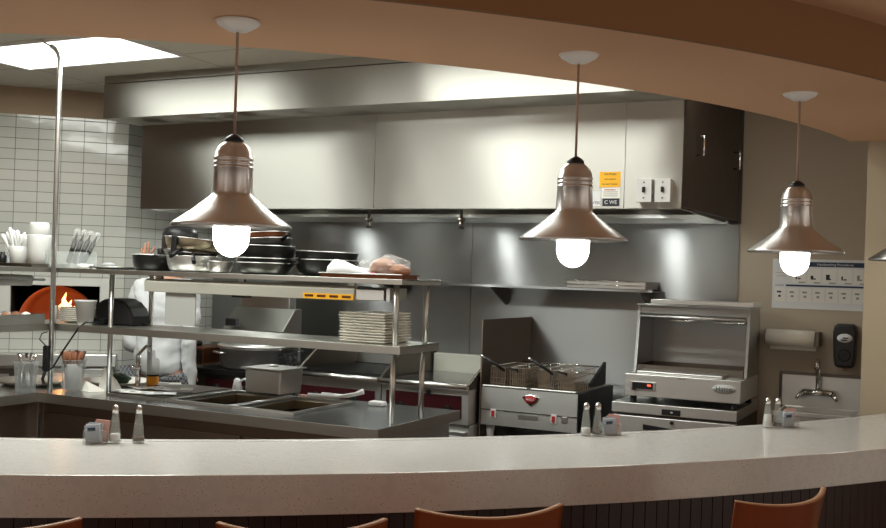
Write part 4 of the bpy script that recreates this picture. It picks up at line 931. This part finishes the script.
pr_ = [(-.052, .02), (-.058, .06), (-.063, .20), (-.056, .235), (-.04, .248), (.04, .248), (.056, .235), (.063, .20), (.058, .06), (.052, .02), (.045, .005), (-.045, .005)]
MB().prism(pr_, 'y', -.05, .049).build('housing', 'black', sd, .014)
MB().lathe([(0, 0), (.040, 0), (.040, .004), (0, .004)], Mx=Matrix.Translation((0, -.050, .170)) @ Matrix.Diagonal((1, 1, .62, 1)) @ Matrix.Rotation(PI / 2, 4, 'X')).build('window', 'whitepacket', sd)
MB().box(-.018, .012, -.057, -.0545, .155, .162).box(-.010, .018, -.057, -.0545, .168, .174).build('logo', 'ink', sd)
MB().lathe([(.03, 0), (.034, .004), (.03, .008)], Mx=Matrix.Translation((0, -.049, .075)) @ Matrix.Rotation(PI / 2, 4, 'X')).build('push_button', 'iron', sd)
MB().cyl((0, -.02, -.012), (0, -.02, .006), .008).build('nozzle', 'woodlight', sd)
sk = thing('hand_sink', 'small stainless wall hand sink with tall backsplash', 'sink', (-.66, 6.0, .70))
MB().box(-.885, -.437, 6.185, 6.199, .86, 1.05).build('backsplash', 'steel', sk, .004, True)
MB().box(-.895, -.427, 6.17, 6.184, 1.045, 1.062).box(-.895, -.886, 6.17, 6.184, .86, 1.045).box(-.436, -.427, 6.17, 6.184, .86, 1.045).build('backsplash_edge', 'darksteel', sk, .002, True)
mb = MB(); frame_box(mb, -.87, -.45, 5.86, 6.184, .70, .865, .012); mb.box(-.885, -.437, 5.845, 5.86, .845, .868); mb.build('basin', 'steel', sk, .003, True)
tp = thing('gooseneck_tap', 'chrome gooseneck wall tap with two handles over the hand sink', 'tap', (-.68, 6.12, .92))
MB().cyl((-.76, 6.12, .955), (-.60, 6.12, .955), .018).cyl((-.755, 6.12, .955), (-.755, 6.184, .955), .012).cyl((-.605, 6.12, .955), (-.605, 6.184, .955), .012).build('body', 'chrome', tp, 0, True)
MB().tube([(-.68, 6.12, .955), (-.68, 6.12, 1.08), (-.68, 6.11, 1.12), (-.68, 6.08, 1.135), (-.68, 6.05, 1.12), (-.68, 6.045, 1.09)], .012, 12).build('spout', 'chrome', tp, 0, True)
for sx in (-1, 1): MB().cyl((-.68 + sx * .08, 6.12, .955), (-.68 + sx * .105, 6.07, .925), .018, 10, .009).build('handle', 'chrome', tp, 0, True)

# ---------------------------------------------------------------- ceiling lights and added fill panels
for i, (px, py, sx, sy, pw) in enumerate(PANELS):
    lb = ['bright rectangular ceiling light panel at the top left of the kitchen', 'bright ceiling light panel in front of the hood, hidden above the curved soffit', 'unseen fill light panel added above the pass table, hidden behind the curved soffit', 'small square fill light panel added above the aisle near the hand sink'][i]
    t = thing('ceiling_or_fill_light', lb, 'light', (px, py, 2.68), 0, 'kitchen ceiling light panels and added fill panels')
    MB().box(-sx / 2, sx / 2, -sy / 2, sy / 2, .006, .0185).build('diffuser', 'panel', t)
    mb = MB().box(-sx / 2 - .012, sx / 2 + .012, -sy / 2 - .012, -sy / 2, 0.002, .019).box(-sx / 2 - .012, sx / 2 + .012, sy / 2, sy / 2 + .012, 0.002, .019)
    mb.box(-sx / 2 - .012, -sx / 2, -sy / 2, sy / 2, 0.002, .019).box(sx / 2, sx / 2 + .012, -sy / 2, sy / 2, 0.002, .019); mb.build('frame', 'white', t)

# ---------------------------------------------------------------- pendants
def pendant(label, loc):
    t = thing('pendant_lamp', label, 'lamp', loc, 0, 'pendant lamps over the counter')
    o_ = [(.170, 0), (.172, .004), (.168, .009), (.112, .048), (.066, .086), (.060, .092), (.0585, .10), (.0550, .166), (.0568, .168), (.0568, .172), (.0548, .174), (.0547, .179), (.0565, .181), (.0565, .185), (.0545, .187), (.0543, .192), (.0560, .194), (.0560, .198), (.0540, .200), (.0520, .212), (.046, .227), (.036, .238), (.024, .244)]
    inn = [(.020, .238), (.033, .231), (.042, .218), (.047, .203), (.049, .19), (.054, .10), (.056, .086), (.106, .042), (.164, .006), (.170, 0)]
    MB().lathe(o_, n=64).build('shade', 'nickel', t)
    o = MB().lathe(inn, n=64).build('reflector', 'reflector', t)
    MB().lathe([(0, -.086), (.012, -.0845), (.026, -.078), (.038, -.068), (.047, -.054), (.0515, -.036), (.052, -.02), (.053, .06), (.045, .085), (0, .09)], n=40).build('bulb', 'bulb', t)
    MB().lathe([(.024, .239), (.027, .243), (.027, .252), (.018, .260), (.008, .266), (0, .267)], n=24).build('cap', 'black', t)
    MB().cyl((0, 0, .262), (0, 0, 2.235 - 1.67), .0042, 8).build('cord', 'cordtan', t)
    MB().lathe([(0, -.030), (.012, -.030), (.030, -.026), (.055, -.012), (.066, 0)], c=(0, 0, 2.2595 - 1.67), n=40).build('canopy', 'reflector', t)
    return t
p0 = pendant('leftmost brushed metal pendant lamp with glowing bulb, hanging over the pans', (-1.865, 2.372, 1.668))
dup(p0, (-1.09, 3.102, 1.672), 0, 'middle pendant lamp, hanging in front of the hood stickers')
dup(p0, (-.537, 3.985, 1.673), 0, 'pendant lamp hanging in front of the handwashing poster')
dup(p0, (-.187, 4.977, 1.675), 0, 'pendant lamp cut off by the right edge of the photo')

# ---------------------------------------------------------------- shakers and sugar caddies
def shaker(label, loc, mat, fill):
    t = thing('shaker', label, 'shaker', loc, 0, 'salt and pepper shakers on the counter')
    MB().lathe([(0, 0), (.021, 0), (.022, .004), (.011, .098), (.011, .10), (.0095, .10), (.019, .006), (0, .005)], n=12, smooth=False).build('glass_body', 'glass', t)
    f = fill; MB().lathe([(0, .0055), (.0185, .0065), (.0185 - f * .085, f), (0, f)], n=12).build('contents', mat, t)
    MB().lathe([(.0118, .098), (.0120, .110), (.0095, .120), (.004, .125), (0, .1255)], n=20).build('cap', 'chrome', t); return t
def caddy(label, loc, rz):
    t = thing('sugar_caddy', label, 'caddy', loc, rz, 'sugar packet caddies on the counter')
    mb = MB(); frame_box(mb, -.036, .036, -.026, .026, 0, .045, .003); mb.build('holder', 'glass', t, .001)
    for k in range(7):
        m_ = ('bluepacket', 'whitepacket', 'bluepacket', 'whitepacket', 'bluepacket', 'pinkpacket', 'pinkpacket')[k]
        x = (-.005 if k < 5 else .012)
        Mx = Matrix.Translation((x, -.018 + .006 * k, .004)) @ Matrix.Rotation(math.radians(random.uniform(-6, 6)), 4, 'Y')
        MB().box(-.023, .023, -.0018, .0018, 0, .058 + .003 * (k % 3) + (.008 if k > 4 else 0), Mx).build('packet', m_, t, .0008)
        if k in (0, 2): MB().box(-.014, .012, -.0024, -.0019, .038, .050, Mx).build('print', 'blueink', t)
    return t
s0 = shaker('glass salt shaker of the left set, beside the sugar packets', (-2.478, 2.575, .9605), 'salt', .030)
q0 = shaker('glass pepper shaker of the left set, nearly empty', (-2.420, 2.622, .9605), 'pepper', .022)
dup(s0, (-1.237, 3.730, .9605), 0, 'glass salt shaker of the middle set, in front of the fryer')
q1 = shaker('glass pepper shaker of the middle set, next to the salt', (-1.200, 3.757, .9605), 'pepper', .020)
q2 = shaker('glass salt shaker of the right set, mostly full, before the refrigerator', (-.684, 4.425, .9605), 'salt', .055)
dup(q0, (-.648, 4.450, .9605), 0, 'glass pepper shaker of the right set, near the sink')
c0 = caddy('sugar packet caddy of the left set, blue and pink packets', (-2.522, 2.535, .9605), math.radians(30))
dup(c0, (-1.168, 3.815, .9605), math.radians(35), 'sugar packet caddy of the middle set, behind the pepper')
dup(c0, (-.612, 4.50, .9605), math.radians(40), 'sugar packet caddy of the right set, in front of the sink')

# ---------------------------------------------------------------- chairs
def chair(label, loc, rz):
    t = thing('counter_stool', label, 'chair', loc, rz, 'wooden stools along the counter')
    # local -y is away from the counter (towards the viewer)
    mb = MB(); n = 20; m = 8; W, R_ = .412, .34; vs = []
    for s_ in (0, 1):
        for j in range(m + 1):
            for i in range(n + 1):
                u_ = i / n * 2 - 1; a = u_ * W / 2 / R_; rr = R_ + s_ * .016
                zt = .940 + .016 * u_ * u_; z = .66 + (zt - .66) * j / m
                wf = .93 + .07 * j / m
                vs.append((rr * math.sin(a * wf), -rr * math.cos(a) + R_ - .19 - .05 * j / m, z))
    k = (m + 1) * (n + 1)
    g = lambda s_, j, i: s_ * k + j * (n + 1) + i
    fs = []
    for j in range(m):
        for i in range(n):
            fs += [(g(0, j, i), g(0, j, i + 1), g(0, j + 1, i + 1), g(0, j + 1, i)), (g(1, j, i), g(1, j + 1, i), g(1, j + 1, i + 1), g(1, j, i + 1))]
    for j in range(m): fs += [(g(0, j, 0), g(0, j + 1, 0), g(1, j + 1, 0), g(1, j, 0)), (g(0, j, n), g(1, j, n), g(1, j + 1, n), g(0, j + 1, n))]
    for i in range(n): fs += [(g(0, 0, i), g(1, 0, i), g(1, 0, i + 1), g(0, 0, i + 1))]
    mb.add(vs, fs, False); mb.sm = [True] * len(mb.sm); b = mb.build('backrest', 'chair', t)
    et = MB(); ev = []
    for i in range(n + 1): ev += [vs[g(0, m, i)], vs[g(1, m, i)]]
    ev = [(x, y, z) for x, y, z in ev] + [(x, y, z + .003) for x, y, z in ev]; q = 2 * (n + 1)
    ef = []
    for i in range(n):
        a_ = 2 * i; ef += [(q + a_, q + a_ + 1, q + a_ + 3, q + a_ + 2), (a_, a_ + 1, q + a_ + 1, q + a_), (a_ + 2, q + a_ + 2, q + a_ + 3, a_ + 3), (a_, q + a_, q + a_ + 2, a_ + 2), (a_ + 1, a_ + 3, q + a_ + 3, q + a_ + 1)]
    et.add(ev, ef, True).build('top_edge', 'chairedge', t)
    MB().box(-.20, .20, -.19, .19, .60, .618).build('seat', 'chair', t, .008)
    MB().box(-.02, .02, -.205, -.18, .58, .70).build('back_support', 'chair', t, .004)
    for sx in (-1, 1):
        for sy in (-1, 1): MB().cyl((sx * .17, sy * .16, .60), (sx * .20, sy * .19, 0), .016, 10, .012).build('leg', 'darksteel', t)
    for sx in (-1, 1): MB().cyl((sx * .19, -.18, .2), (sx * .19, .18, .2), .009, 8).build('foot_rest', 'darksteel', t)
    MB().cyl((-.19, .18, .2), (.19, .18, .2), .009, 8).build('foot_rest', 'darksteel', t)
    return t
CH = [(-.388, 3.03, 'rightmost wooden counter stool back'), (-1.03, 2.398, 'second wooden counter stool from the right, back fully in view'), (-1.342, 2.0, 'third wooden counter stool from the right, only its top edge in view'), (-1.95, 1.62, 'leftmost wooden counter stool, a sliver of its back at the lower left corner')]
c0 = None
for (x, y, lb) in CH:
    a = math.atan2(CC[1] - y, CC[0] - x) - PI / 2     # turned to the centre of the counter's curve
    if x > -.5: a += math.radians(12)
    x += .006; y += .004
    px_, py_ = x + .24 * math.cos(a + PI / 2), y + .24 * math.sin(a + PI / 2)
    if c0 is None: c0 = chair(lb, (px_, py_, 0), a)
    else: dup(c0, (px_, py_, 0), a, lb)
